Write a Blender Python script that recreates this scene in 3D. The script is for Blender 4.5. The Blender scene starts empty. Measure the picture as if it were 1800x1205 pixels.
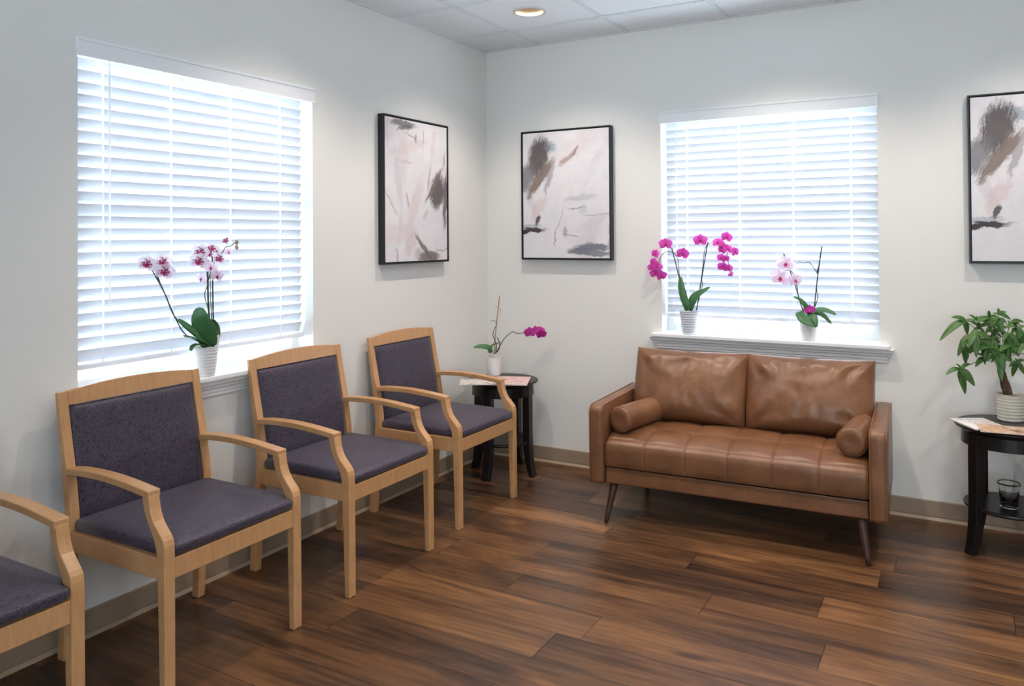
import bpy, bmesh, math, random
from mathutils import Vector, Matrix, noise as mnoise
random.seed(7)
C = bpy.context.scene.collection
V = Vector
PI = math.pi

# ------------------------------------------------------------------ camera
CF, CYAW, CPIT, CROL = 1404.86, 0.523915, 0.0116688, -0.0070206
CPOS = V((2.81169, -4.63297, 1.45251)); PPX, PPY = -12.82, -201.51
F = V((-math.sin(CYAW)*math.cos(CPIT), math.cos(CYAW)*math.cos(CPIT), math.sin(CPIT)))
R0 = V((math.cos(CYAW), math.sin(CYAW), 0)); U0 = R0.cross(F)
R = math.cos(CROL)*R0 + math.sin(CROL)*U0
U = -math.sin(CROL)*R0 + math.cos(CROL)*U0
cam = bpy.data.cameras.new('camera'); camo = bpy.data.objects.new('camera', cam); C.objects.link(camo)
m = Matrix.Identity(4)
for i in range(3):
    m[i][0] = R[i]; m[i][1] = U[i]; m[i][2] = -F[i]; m[i][3] = CPOS[i]
camo.matrix_world = m
cam.sensor_width = 36; cam.sensor_fit = 'HORIZONTAL'; cam.lens = 36*CF/1800
cam.shift_x = -PPX/1800; cam.shift_y = PPY/1800; cam.clip_start = .05
bpy.context.scene.camera = camo

def ray(u, v): return F + (u-900-PPX)/CF*R + (602.5+PPY-v)/CF*U
def at(u, v, ax, val):
    d = ray(u, v); t = (val-CPOS[ax])/d[ax]; return CPOS + t*d
def atd(u, v, P, dd=0.0):           # point seen at a pixel, at the forward depth of P (+dd)
    d = ray(u, v); t = (V(P)-CPOS).dot(F)+dd; return CPOS + t*d

# ------------------------------------------------------------------ helpers
def tag(o, label=None, cat=None, group=None, kind=None):
    if label: o['label'] = label
    if cat: o['category'] = cat
    if group: o['group'] = group
    if kind: o['kind'] = kind
    return o
def empty(name, loc, rz=0):
    o = bpy.data.objects.new(name, None); C.objects.link(o); o.location = loc
    o.rotation_euler = (0, 0, rz); o.empty_display_size = .1; return o
def obj(name, bm, mat, parent=None, bevel=0, smooth=False, solid=0, subsurf=0, seg=2, loc=None):
    me = bpy.data.meshes.new(name)
    bmesh.ops.recalc_face_normals(bm, faces=bm.faces)
    bm.to_mesh(me); bm.free()
    o = bpy.data.objects.new(name, me); C.objects.link(o)
    if mat: me.materials.append(mat)
    if smooth:
        for p in me.polygons: p.use_smooth = True
    if solid:
        md = o.modifiers.new('solid', 'SOLIDIFY'); md.thickness = solid; md.offset = 0
    if bevel:
        md = o.modifiers.new('bevel', 'BEVEL'); md.width = bevel; md.segments = seg; md.limit_method = 'ANGLE'; md.angle_limit = math.radians(28)
        md.harden_normals = False
    if subsurf:
        md = o.modifiers.new('sub', 'SUBSURF'); md.levels = subsurf; md.render_levels = subsurf
    if parent: o.parent = parent
    if loc is not None: o.location = loc
    return o
def BM(): return bmesh.new()
def box(bm, x0, x1, y0, y1, z0, z1):
    vs = [bm.verts.new((x, y, z)) for x in (x0, x1) for y in (y0, y1) for z in (z0, z1)]
    for f in ((0,1,3,2),(4,6,7,5),(0,4,5,1),(2,3,7,6),(0,2,6,4),(1,5,7,3)):
        bm.faces.new([vs[i] for i in f])
    return vs
def loft(bm, loops, cap=True, closed=True):
    rs = [[bm.verts.new(p) for p in l] for l in loops]; n = len(rs[0])
    for a, b in zip(rs, rs[1:]):
        for i in range(n if closed else n-1):
            j = (i+1) % n; bm.faces.new((a[i], a[j], b[j], b[i]))
    if cap:
        bm.faces.new(rs[0]); bm.faces.new(list(reversed(rs[-1])))
    return rs
def lathe(bm, prof, c=(0, 0), n=40, cap=False):
    loops = [[(c[0]+r*math.cos(2*PI*i/n), c[1]+r*math.sin(2*PI*i/n), z) for i in range(n)] for r, z in prof]
    return loft(bm, loops, cap=cap)
def prism(bm, poly, mapf, d0, d1):
    """poly of (a,b) ; mapf(a,b,d)->xyz ; extruded from d0 to d1"""
    loft(bm, [[mapf(a, b, d0) for a, b in poly], [mapf(a, b, d1) for a, b in poly]])
def spline(pts, n=8):
    pts = [V(p) for p in pts]
    if len(pts) < 3: return [pts[0].lerp(pts[-1], i/n) for i in range(n+1)]
    out = []
    for i in range(len(pts)-1):
        p0 = pts[max(i-1, 0)]; p1 = pts[i]; p2 = pts[i+1]; p3 = pts[min(i+2, len(pts)-1)]
        for k in range(n):
            t = k/n
            out.append(.5*((2*p1)+(p2-p0)*t+(2*p0-5*p1+4*p2-p3)*t*t+(3*p1-p0-3*p2+p3)*t**3))
    out.append(pts[-1]); return out
def tube(bm, pts, r, n=8, cap=True):
    rr = r if callable(r) else (lambda t: r)
    loops = []; N = len(pts); up = V((.31, .22, .93))
    for i, p in enumerate(pts):
        d = (pts[min(i+1, N-1)]-pts[max(i-1, 0)]).normalized()
        a = d.cross(up)
        if a.length < 1e-3: a = d.cross(V((1, 0, 0)))
        a.normalize(); b = d.cross(a); q = rr(i/(N-1))
        loops.append([p + q*(math.cos(2*PI*k/n)*a + math.sin(2*PI*k/n)*b) for k in range(n)])
    return loft(bm, loops, cap=cap)
def copy_tree(o, parent=None):
    c = o.copy(); C.objects.link(c)
    if parent: c.parent = parent
    for ch in o.children: copy_tree(ch, c)
    return c

# ------------------------------------------------------------------ materials
class NT:
    def __init__(s, name):
        s.m = bpy.data.materials.new(name); s.m.use_nodes = True; s.t = s.m.node_tree; s.t.nodes.clear()
        s.out = s.n('ShaderNodeOutputMaterial')
    def n(s, typ, **k):
        x = s.t.nodes.new(typ)
        for a, b in k.items(): setattr(x, a, b)
        return x
    def l(s, a, b): s.t.links.new(a, b)
    def v(s, sock, val):
        if isinstance(val, bpy.types.NodeSocket): s.l(val, sock)
        elif val is not None:
            try: sock.default_value = val
            except Exception: sock.default_value = tuple(val)+(1,)
    def math(s, op, a, b=None, c=None, clamp=False):
        x = s.n('ShaderNodeMath', operation=op); x.use_clamp = clamp
        s.v(x.inputs[0], a); s.v(x.inputs[1], b); s.v(x.inputs[2], c); return x.outputs[0]
    def vm(s, op, a, b=None, out=0):
        x = s.n('ShaderNodeVectorMath', operation=op); s.v(x.inputs[0], a)
        if b is not None: s.v(x.inputs[1], b)
        return x.outputs[out]
    def coord(s, which='Object'): return s.n('ShaderNodeTexCoord').outputs[which]
    def mapping(s, vec, loc=(0,0,0), rot=(0,0,0), scale=(1,1,1), typ='POINT'):
        x = s.n('ShaderNodeMapping', vector_type=typ); s.l(vec, x.inputs[0])
        x.inputs[1].default_value = loc; x.inputs[2].default_value = rot; x.inputs[3].default_value = scale; return x.outputs[0]
    def noise(s, vec, scale, detail=3, rough=.5, dist=0, out=0, dim='3D'):
        x = s.n('ShaderNodeTexNoise', noise_dimensions=dim); s.l(vec, x.inputs['Vector']); x.inputs['Scale'].default_value = scale
        x.inputs['Detail'].default_value = detail; x.inputs['Roughness'].default_value = rough; x.inputs['Distortion'].default_value = dist
        return x.outputs[out]
    def ramp(s, fac, stops, interp='LINEAR'):
        x = s.n('ShaderNodeValToRGB'); s.v(x.inputs[0], fac); x.color_ramp.interpolation = interp
        e = x.color_ramp.elements
        while len(e) < len(stops): e.new(.5)
        for i, (p, c) in enumerate(stops):
            e[i].position = p; e[i].color = (tuple(c)+(1,))[:4] if not isinstance(c, (int, float)) else (c, c, c, 1)
        return x.outputs[0]
    def mix(s, fac, a, b, typ='MIX'):
        x = s.n('ShaderNodeMix', data_type='RGBA', blend_type=typ); s.v(x.inputs[0], fac); s.v(x.inputs[6], a); s.v(x.inputs[7], b); return x.outputs[2]
    def mr(s, v, a, b, c=0, d=1, smooth=True):
        x = s.n('ShaderNodeMapRange', interpolation_type='SMOOTHSTEP' if smooth else 'LINEAR')
        s.v(x.inputs[0], v)
        for i, q in zip((1,2,3,4), (a,b,c,d)): s.v(x.inputs[i], q)
        return x.outputs[0]
    def bump(s, h, strength=.2, dist=.01):
        x = s.n('ShaderNodeBump'); x.inputs['Strength'].default_value = strength; x.inputs['Distance'].default_value = dist
        s.l(h, x.inputs['Height']); return x.outputs[0]
    def bsdf(s, col, rough=.5, normal=None, **k):
        x = s.n('ShaderNodeBsdfPrincipled'); s.v(x.inputs['Base Color'], col); s.v(x.inputs['Roughness'], rough)
        if normal is not None: s.l(normal, x.inputs['Normal'])
        for a, b in k.items(): s.v(x.inputs[a.replace('_', ' ')], b)
        return x.outputs[0]
    def done(s, sh): s.l(sh, s.out.inputs[0]); return s.m
def c3(r, g, b):       # sRGB 0-255 to linear
    f = lambda q: (q/255/12.92) if q <= 10 else ((q/255+.055)/1.055)**2.4
    return (f(r), f(g), f(b), 1)
def plain(name, col, rough=.5, var=.06, nscale=30, bump=.05, bdist=.002, **k):
    t = NT(name); co = t.coord()
    nz = t.noise(co, nscale, 4)
    dark = tuple(c*(1-var) for c in col[:3])+(1,)
    c = t.mix(nz, dark, col)
    return t.done(t.bsdf(c, rough, t.bump(nz, bump, bdist), **k))

M = {}
def mk_wall():
    t = NT('wall_paint'); co = t.coord()
    a = t.noise(co, 140, 4, .6); b = t.noise(co, 1.3, 2)
    c = t.mix(b, c3(228, 227, 223), c3(233, 232, 229))
    return t.done(t.bsdf(c, .62, t.bump(a, .22, .0025)))
M['wall'] = mk_wall()
M['trim'] = plain('trim_white', c3(238, 240, 242), .35, .02)
M['blind'] = None
def mk_ceiling():
    t = NT('ceiling_tile'); co = t.coord()
    a = t.noise(co, 190, 3, .7)
    v = t.n('ShaderNodeTexVoronoi'); t.l(co, v.inputs[0]); v.inputs['Scale'].default_value = 85
    pit = t.mr(v.outputs['Distance'], .08, .22)
    holes = t.mr(a, .60, .68, 1, .8)
    c = t.mix(t.math('MULTIPLY', pit, holes), c3(196, 200, 205), c3(236, 239, 243))
    return t.done(t.bsdf(c, .85, t.bump(t.math('MULTIPLY', a, pit), .5, .003)))
M['ceil'] = mk_ceiling()
M['tbar'] = plain('grid_metal', c3(222, 226, 231), .4, .02)
M['base'] = plain('vinyl_base', c3(158, 138, 118), .42, .05, 20, .02)
M['toe'] = plain('vinyl_toe', c3(170, 150, 126), .4, .05, 20, .02)

def mk_floor():
    t = NT('wood_plank_floor'); co = t.coord()
    sp = t.n('ShaderNodeSeparateXYZ'); t.l(co, sp.inputs[0]); X, Y = sp.outputs[0], sp.outputs[1]
    PW, PL = .1975, 1.22
    ry = t.math('DIVIDE', t.math('ADD', Y, 1.79+PW*40), PW)
    row = t.math('FLOOR', ry); fy = t.math('FRACT', ry)
    wn = t.n('ShaderNodeTexWhiteNoise', noise_dimensions='1D'); t.l(row, wn.inputs['W'])
    rx = t.math('ADD', t.math('DIVIDE', X, PL), t.math('MULTIPLY', wn.outputs[0], 7.3))
    idx = t.math('FLOOR', rx); fx = t.math('FRACT', rx)
    cid = t.n('ShaderNodeCombineXYZ'); t.l(row, cid.inputs[0]); t.l(idx, cid.inputs[1])
    wn2 = t.n('ShaderNodeTexWhiteNoise', noise_dimensions='3D'); t.l(cid.outputs[0], wn2.inputs['Vector'])
    rnd = wn2.outputs['Value']; rcol = wn2.outputs['Color']
    off = t.vm('SCALE', rcol); off.node.inputs[3].default_value = 17
    p = t.vm('ADD', co, off)
    broad = t.noise(t.mapping(p, scale=(1.1, 6.5, 1)), 1.0, 4, .55, 1.2)
    grain = t.noise(t.mapping(p, scale=(5, 90, 1)), 1.0, 5, .65, .6)
    fine = t.noise(t.mapping(p, scale=(14, 330, 1)), 1.0, 3, .6)
    w = t.n('ShaderNodeTexWave', wave_type='BANDS', bands_direction='Y'); t.l(t.mapping(p, scale=(.55, 3.2, 1)), w.inputs[0])
    w.inputs['Scale'].default_value = 2.6; w.inputs['Distortion'].default_value = 9; w.inputs['Detail'].default_value = 3; w.inputs['Detail Scale'].default_value = .9
    k = t.math('ADD', t.math('MULTIPLY', broad, .76), t.math('MULTIPLY', grain, .16))
    k = t.math('ADD', k, t.math('MULTIPLY', w.outputs['Fac'], .05))
    k = t.math('ADD', k, t.math('MULTIPLY', t.math('SUBTRACT', rnd, .5), .20))
    k = t.math('ADD', k, t.math('MULTIPLY', t.math('SUBTRACT', fine, .5), .14))
    col = t.ramp(k, [(.24, c3(38, 26, 20)), (.42, c3(78, 53, 36)), (.56, c3(109, 75, 48)), (.76, c3(152, 108, 70))])
    # dark mineral streaks and knots that belong to the boards
    st = t.noise(t.mapping(p, scale=(1.5, 15, 1)), 1.0, 3, .6, .8)
    stm = t.mr(st, .63, .74)
    col = t.mix(t.math('MULTIPLY', stm, .72), col, c3(44, 30, 27))
    vo = t.n('ShaderNodeTexVoronoi'); t.l(t.mapping(t.vm('ADD', p, t.mapping(co, scale=(0,0,0))), scale=(1.9, 6.5, 1)), vo.inputs[0]); vo.inputs['Scale'].default_value = 1
    kn = t.mr(t.math('ADD', vo.outputs['Distance'], t.math('MULTIPLY', t.math('SUBTRACT', grain, .5), .22)), .03, .17, 1, 0)
    col = t.mix(t.math('MULTIPLY', kn, .75), col, c3(42, 27, 22))
    # joints
    ey = t.math('MULTIPLY', t.math('MINIMUM', fy, t.math('SUBTRACT', 1, fy)), PW)
    ex = t.math('MULTIPLY', t.math('MINIMUM', fx, t.math('SUBTRACT', 1, fx)), PL)
    e = t.math('MINIMUM', ey, ex); g = t.mr(e, .0004, .0022)
    col = t.mix(g, c3(30, 20, 16), col)
    h = t.math('ADD', t.math('MULTIPLY', g, 1.0), t.math('MULTIPLY', grain, .35))
    rg = t.math('ADD', .25, t.math('MULTIPLY', grain, .16))
    return t.done(t.bsdf(col, rg, t.bump(h, .25, .0015), Specular_IOR_Level=.42))
M['floor'] = mk_floor()

def mk_wood(name, a, b, rough=.29):
    t = NT(name); co = t.coord()
    n1 = t.noise(t.mapping(co, scale=(9, 60, 9)), 1.0, 4, .6, .5)
    n2 = t.noise(t.mapping(co, scale=(26, 180, 26)), 1.0, 3, .6)
    n3 = t.noise(co, 3, 2)
    k = t.math('ADD', t.math('MULTIPLY', n1, .5), t.math('ADD', t.math('MULTIPLY', n2, .3), t.math('MULTIPLY', n3, .2)))
    return t.done(t.bsdf(t.ramp(k, [(.3, a), (.7, b)]), rough, t.bump(n2, .05, .001), Specular_IOR_Level=.45))
M['beech'] = mk_wood('light_beech_wood', c3(180, 132, 88), c3(206, 160, 113))
M['walnut'] = mk_wood('dark_walnut_leg', c3(52, 34, 30), c3(84, 56, 46), .4)
M['black'] = plain('black_lacquered_wood', c3(24, 21, 22), .33, .3, 40, .05, Specular_IOR_Level=.45)
M['glide'] = plain('dark_plastic', c3(30, 28, 28), .5)

def mk_fabric():
    t = NT('purple_scroll_fabric'); co = t.coord()
    nz = t.noise(co, 40, 1, .5, 1.2)
    line = t.math('ABSOLUTE', t.math('SUBTRACT', t.math('FRACT', t.math('MULTIPLY', nz, 7.0)), .5))
    m_ = t.mr(line, .08, .30)
    weave = t.noise(co, 900, 2)
    c = t.mix(m_, c3(36, 30, 42), c3(72, 62, 81))
    c = t.mix(t.math('MULTIPLY', weave, .22), c, c3(50, 45, 56))
    h = t.math('ADD', t.math('MULTIPLY', m_, .5), weave)
    return t.done(t.bsdf(c, .50, t.bump(h, .18, .0012), Specular_IOR_Level=.4, Sheen_Weight=.12))
M['fabric'] = mk_fabric()

def mk_leather():
    t = NT('tan_leather'); co = t.coord()
    a = t.noise(co, 4.5, 4, .6); b = t.noise(co, 55, 4, .65); f = t.n('ShaderNodeTexVoronoi', feature='DISTANCE_TO_EDGE')
    t.l(co, f.inputs[0]); f.inputs['Scale'].default_value = 420
    g = t.mr(f.outputs['Distance'], 0, .18)
    c = t.ramp(t.math('ADD', t.math('MULTIPLY', a, .7), t.math('MULTIPLY', b, .3)), [(.32, c3(98, 64, 42)), (.52, c3(121, 82, 55)), (.72, c3(141, 99, 70))])
    h = t.math('ADD', t.math('MULTIPLY', g, .4), t.math('MULTIPLY', b, .9))
    return t.done(t.bsdf(c, t.math('ADD', .27, t.math('MULTIPLY', b, .14)), t.bump(h, .10, .002), Specular_IOR_Level=.5))
M['leather'] = mk_leather()
M['seam'] = plain('leather_piping', c3(128, 86, 58), .45, .1, 60)

def mk_translucent(name, col, tr, frac, rough=.4, ns=40, col2=None, cs=25):
    t = NT(name); co = t.coord(); nz = t.noise(co, ns, 3)
    c = t.mix(t.noise(co, cs, 3), col, col2 or tuple(x*.86 for x in col[:3])+(1,))
    a = t.bsdf(c, rough, t.bump(nz, .06, .001))
    b = t.n('ShaderNodeBsdfTranslucent'); t.v(b.inputs[0], tr)
    mx = t.n('ShaderNodeMixShader'); mx.inputs[0].default_value = frac; t.l(a, mx.inputs[1]); t.l(b.outputs[0], mx.inputs[2])
    return t.done(mx.outputs[0])
M['slat'] = mk_translucent('blind_slat', c3(228, 230, 236), c3(228, 232, 240), .18, .4, 20, c3(236, 238, 241))
M['valance'] = plain('blind_valance', c3(240, 242, 245), .35, .01)
M['cord'] = mk_translucent('blind_cord', c3(248, 248, 248), c3(250, 250, 250), .75, .7)
M['orc_leaf'] = mk_translucent('orchid_leaf', c3(66, 116, 76), c3(96, 160, 92), .24, .34, 30, c3(92, 140, 92))
M['stem'] = plain('orchid_stem', c3(62, 66, 50), .5, .3, 90)
M['stake'] = plain('green_stake', c3(38, 56, 58), .45, .2, 60)
M['bamboo'] = plain('bamboo_stake', c3(176, 136, 96), .55, .2, 60)
M['twig'] = plain('dry_twig', c3(88, 68, 54), .65, .3, 90)
M['bark'] = plain('potting_bark', c3(92, 66, 50), .8, .5, 160, .8, .01)
M['pot_w'] = plain('white_ceramic', c3(234, 233, 234), .32, .02, 20)
M['pot_b'] = plain('pale_ribbed_pot', c3(212, 216, 224), .3, .03, 20)
M['pot_g'] = plain('cream_grey_ceramic', c3(196, 194, 180), .4, .03, 20)
M['mag_fl'] = mk_translucent('magenta_petal', c3(196, 40, 160), c3(226, 66, 190), .32, .45, 80, c3(168, 26, 134), 60)
M['pk_fl'] = mk_translucent('bright_pink_petal', c3(220, 74, 184), c3(240, 100, 206), .35, .45, 80, c3(200, 52, 164), 60)
M['pale_fl'] = mk_translucent('pale_lilac_petal', c3(243, 228, 242), c3(248, 232, 246), .32, .45, 80, c3(234, 210, 234), 60)
def mk_spotted():
    t = NT('spotted_petal'); co = t.coord()
    n_ = t.noise(co, 150, 2, .5, .6); d = t.vm('LENGTH', co, out=1)
    ctr = t.mr(d, .008, .030, .58, .30)
    k = t.mr(t.math('SUBTRACT', n_, t.math('SUBTRACT', 1, ctr)), -.06, .06)
    c = t.mix(k, c3(240, 228, 238), c3(170, 52, 112))
    a = t.bsdf(c, .45); b = t.n('ShaderNodeBsdfTranslucent'); t.l(c, b.inputs[0])
    mx = t.n('ShaderNodeMixShader'); mx.inputs[0].default_value = .35; t.l(a, mx.inputs[1]); t.l(b.outputs[0], mx.inputs[2])
    return t.done(mx.outputs[0])
M['spot_fl'] = mk_spotted()
M['lip'] = plain('deep_magenta_lip', c3(176, 20, 104), .4, .3, 120)
M['lip_pk'] = plain('pink_lip', c3(214, 64, 140), .4, .2, 120)
M['bud'] = plain('orchid_bud', c3(176, 150, 120), .45, .3, 90)
M['tree_leaf'] = mk_translucent('money_tree_leaf', c3(62, 102, 50), c3(100, 146, 52), .24, .36, 50, c3(96, 138, 70), 14)
M['petiole'] = plain('green_petiole', c3(84, 108, 62), .5, .2, 60)
M['trunk'] = plain('braided_trunk', c3(92, 70, 58), .75, .35, 70, .6, .006)
M['frame'] = plain('black_frame', c3(26, 26, 30), .42, .1)

def mk_glass(name='window_glass'):
    t = NT(name); lw = t.n('ShaderNodeLayerWeight'); lw.inputs[0].default_value = .5
    fr_ = t.math('ADD', .035, t.math('MULTIPLY', t.math('POWER', lw.outputs['Facing'], 5), .8))
    a = t.n('ShaderNodeBsdfTransparent'); a.inputs[0].default_value = (.97, .985, .98, 1)
    b = t.n('ShaderNodeBsdfGlossy'); b.inputs[1].default_value = .02
    mx = t.n('ShaderNodeMixShader'); t.l(fr_, mx.inputs[0]); t.l(a.outputs[0], mx.inputs[1]); t.l(b.outputs[0], mx.inputs[2])
    return t.done(mx.outputs[0])
M['glass'] = mk_glass()
t = NT('clear_cup_glass'); M['cup'] = t.done(t.bsdf((.93, .95, .95, 1), .04, Transmission_Weight=1.0, IOR=1.45))
M['liquid'] = plain('dark_drink', c3(24, 14, 14), .15, .1)
def emis(name, col, s):
    t = NT(name); e = t.n('ShaderNodeEmission'); e.inputs[0].default_value = col; e.inputs[1].default_value = s; return t.done(e.outputs[0])
M['bulb'] = emis('lamp_lens', (1, .92, .80, 1), 4)
M['reflector'] = plain('cream_reflector', c3(150, 136, 116), .28, .03, 20, .0)
M['rim'] = plain('tan_light_trim', c3(212, 202, 194), .4, .03)

# ------------------------------------------------------------------ room shell
H = 2.7116; TA, TB, T = .4126, .4138, .6096
XR, YF = 5.6, -6.9
WZ0, WZ1 = .878, 2.198
L0, L1 = 1.672, 2.885        # left window, distances from the corner
B0, B1 = 1.222, 2.410        # back window
WT = .17
def wall_with_hole(name, mapf, a0, a1, h0, h1, z0, z1, holes=1):
    """wall slab; a along wall, z up, d thickness (0 inside face, 1 outside)"""
    bm = BM()
    As = [a0, h0, h1, a1]; Zs = [0, z0, z1, H+.12]
    g = {}
    for d in (0, 1):
        for i, a in enumerate(As):
            for j, z in enumerate(Zs): g[i, j, d] = bm.verts.new(mapf(a, z, d))
    for i in range(3):
        for j in range(3):
            if (i, j) == (1, 1): continue
            for d in (0, 1): bm.faces.new([g[i,j,d], g[i+1,j,d], g[i+1,j+1,d], g[i,j+1,d]])
    for (i, j), (k, l) in (((1,1),(2,1)), ((2,1),(2,2)), ((2,2),(1,2)), ((1,2),(1,1))):
        bm.faces.new([g[i,j,0], g[k,l,0], g[k,l,1], g[i,j,1]])
    for i in range(3):
        for j in (0, 3): bm.faces.new([g[i,j,0], g[i+1,j,0], g[i+1,j,1], g[i,j,1]])
    for j in range(3):
        for i in (0, 3): bm.faces.new([g[i,j,0], g[i,j+1,0], g[i,j+1,1], g[i,j,1]])
    return tag(obj(name, bm, M['wall']), kind='structure')
wall_with_hole('wall_left', lambda a, z, d: (-WT*d, -a, z), 0, -YF, L0, L1, WZ0-.02, WZ1)
wall_with_hole('wall_back', lambda a, z, d: (a, WT*d, z), -WT, XR+WT, B0, B1, WZ0-.02, WZ1)
wall_with_hole('wall_front', lambda a, z, d: (a, YF-WT*d, z), -WT, XR+WT, 2.4, 5.0, .9, 2.30)
bm = BM(); box(bm, XR, XR+WT, YF, 0, 0, H+.12); tag(obj('wall_right', bm, M['wall']), kind='structure')
bm = BM(); box(bm, -WT, XR+WT, YF-WT, WT, -.1, 0); tag(obj('floor', bm, M['floor']), kind='structure')

LIGHTS = [(TB+T*.5+T*i, -(TA+T*.5+T*j)) for i, j in ((0, 0), (2, 0), (4, 0), (0, 2), (2, 2), (4, 2), (6, 2), (2, 4), (4, 4), (6, 5), (3, 8))]
LR = .078
bm = BM()
xs = [0]+[TB+T*i for i in range(9)]; xs = [x for x in xs if x < XR]+[XR]
ys = [0]+[TA+T*i for i in range(12)]; ys = [y for y in ys if y < -YF]+[-YF]
for i in range(len(xs)-1):
    for j in range(len(ys)-1):
        x0, x1, y0, y1 = xs[i], xs[i+1], -ys[j+1], -ys[j]
        hit = [l for l in LIGHTS if x0 < l[0] < x1 and y0 < l[1] < y1]
        if not hit:
            bm.faces.new([bm.verts.new(p) for p in ((x0,y0,H),(x1,y0,H),(x1,y1,H),(x0,y1,H))])
        else:
            cx, cy = hit[0]; n = 48; a = []; b = []
            for k in range(n):
                th = 2*PI*k/n + PI/4; dx, dy = math.cos(th), math.sin(th)
                s = min(((x1-cx) if dx > 0 else (cx-x0))/max(abs(dx), 1e-9), ((y1-cy) if dy > 0 else (cy-y0))/max(abs(dy), 1e-9))
                a.append(bm.verts.new((cx+dx*s, cy+dy*s, H))); b.append(bm.verts.new((cx+dx*LR, cy+dy*LR, H)))
            for k in range(n):
                q = (k+1) % n; bm.faces.new((a[k], a[q], b[q], b[k]))
bmesh.ops.remove_doubles(bm, verts=bm.verts, dist=1e-5)
tag(obj('ceiling', bm, M['ceil']), kind='structure')
bm = BM(); box(bm, -WT, XR+WT, YF-WT, WT, H+.12, H+.2); tag(obj('trim_roof_slab', bm, M['wall']), kind='structure').name = 'trim_3'
# suspended grid
bm = BM(); g = .0115
for x in xs[1:-1]: box(bm, x-g, x+g, YF, 0, H-.007, H-.0005)
for y in ys[1:-1]: box(bm, 0, XR, -y-g, -y+g, H-.0065, H-.0007)
box(bm, 0, .018, YF, 0, H-.006, H-.0003); box(bm, 0, XR, -.018, 0, H-.0058, H-.0004)
tag(obj('trim_1', bm, M['tbar']), kind='structure')
# cove base
def baseboard(name, mapf, a0, a1):
    o = tag(empty(name, (0, 0, 0)), kind='structure')
    bm = BM(); prism(bm, [(0, .013), (.004, .013), (.006, .02), (.006, .094), (.0035, .0985), (0, .0985)], mapf, a0, a1)
    b = obj(name+'_panel', bm, M['base'], o); b.name = 'panel'
    bm = BM(); prism(bm, [(0, 0), (.016, 0), (.013, .005), (.0075, .013), (0, .014)], mapf, a0, a1)
    b = obj('toe', bm, M['toe'], o, smooth=False)
baseboard('baseboard_left', lambda d, z, a: (d, -a, z), 0, -YF)
baseboard('baseboard_back', lambda d, z, a: (a, -d, z), 0, XR)

# windows, sills, blinds.  mapf(a, d, z): a along the wall, d depth (+ outwards, - into the room)
mapL = lambda a, d, z: (-d, -a, z)
mapB = lambda a, d, z: (a, d, z)
mapFr = lambda a, d, z: (a, YF-d, z)
def mbox(bm, mp, a0, a1, d0, d1, z0, z1):
    P = [mp(a, d, z) for a in (a0, a1) for d in (d0, d1) for z in (z0, z1)]
    vs = [bm.verts.new(p) for p in P]
    for f in ((0,1,3,2),(4,6,7,5),(0,4,5,1),(2,3,7,6),(0,2,6,4),(1,5,7,3)): bm.faces.new([vs[i] for i in f])
def window(name, mp, a0, a1, z0, z1, sill=True):
    o = tag(empty(name, mp((a0+a1)/2, .1, z0)), kind='structure'); lo = V(o.location)
    rel = lambda a, d, z: V(mp(a, d, z))-lo
    bm = BM(); fw = .045
    for q in ((a0, a0+fw, z0, z1), (a1-fw, a1, z0, z1), (a0+fw, a1-fw, z0, z0+fw), (a0+fw, a1-fw, z1-fw, z1)):
        mbox(bm, rel, q[0], q[1], .105, .155, q[2], q[3])
    zm = (z0+z1)/2; mbox(bm, rel, a0+fw, a1-fw, .11, .15, zm-.018, zm+.018)
    obj('window_frame', bm, M['trim'], o, bevel=.003)
    bm = BM(); mbox(bm, rel, a0+fw, a1-fw, .128, .132, z0+fw, zm-.018); mbox(bm, rel, a0+fw, a1-fw, .128, .132, zm+.018, z1-fw)
    obj('pane', bm, M['glass'], o)
    if sill:
        bm = BM(); h = .052; pr = .062
        # stool: board in the recess with horns past the opening
        poly = [(a0+.001, .105), (a1-.001, .105), (a1-.001, .0), (a1+h, .0), (a1+h, -pr+.006), (a1+h-.006, -pr), (a0-h+.006, -pr), (a0-h, -pr+.006), (a0-h, 0), (a0+.001, 0)]
        loft(bm, [[rel(a, d, z0-.0215) for a, d in poly], [rel(a, d, z0) for a, d in poly]])
        obj('window_sill', bm, M['trim'], o, bevel=.005, seg=3)
        # moulded apron with mitred returns: profile (projection, z) lofted round the ends
        prof = [(.050, -.0215), (.050, -.027), (.046, -.031), (.043, -.040), (.034, -.048), (.030, -.050), (.030, -.055), (.022, -.060), (.018, -.070), (.0165, -.078), (.012, -.081), (.012, -.092), (.009, -.096), (.0, -.096)]
        bm = BM(); loops = []
        for p_, zz in prof:
            e = p_-.012
            loops.append([rel(a0-h+.022-e, 0, z0+zz), rel(a0-h+.022-e, -p_, z0+zz), rel(a1+h-.022+e, -p_, z0+zz), rel(a1+h-.022+e, 0, z0+zz)])
        loft(bm, loops)
        obj('sill_moulding', bm, M['trim'], o, bevel=.001)
    return o
window('window_1', mapL, L0, L1, WZ0, WZ1)
window('window_2', mapB, B0, B1, WZ0, WZ1)
window('window_added_fill', mapFr, 2.4, 5.0, .9, 2.30, sill=False)  # added unseen window behind the camera, lets daylight fill the room
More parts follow.
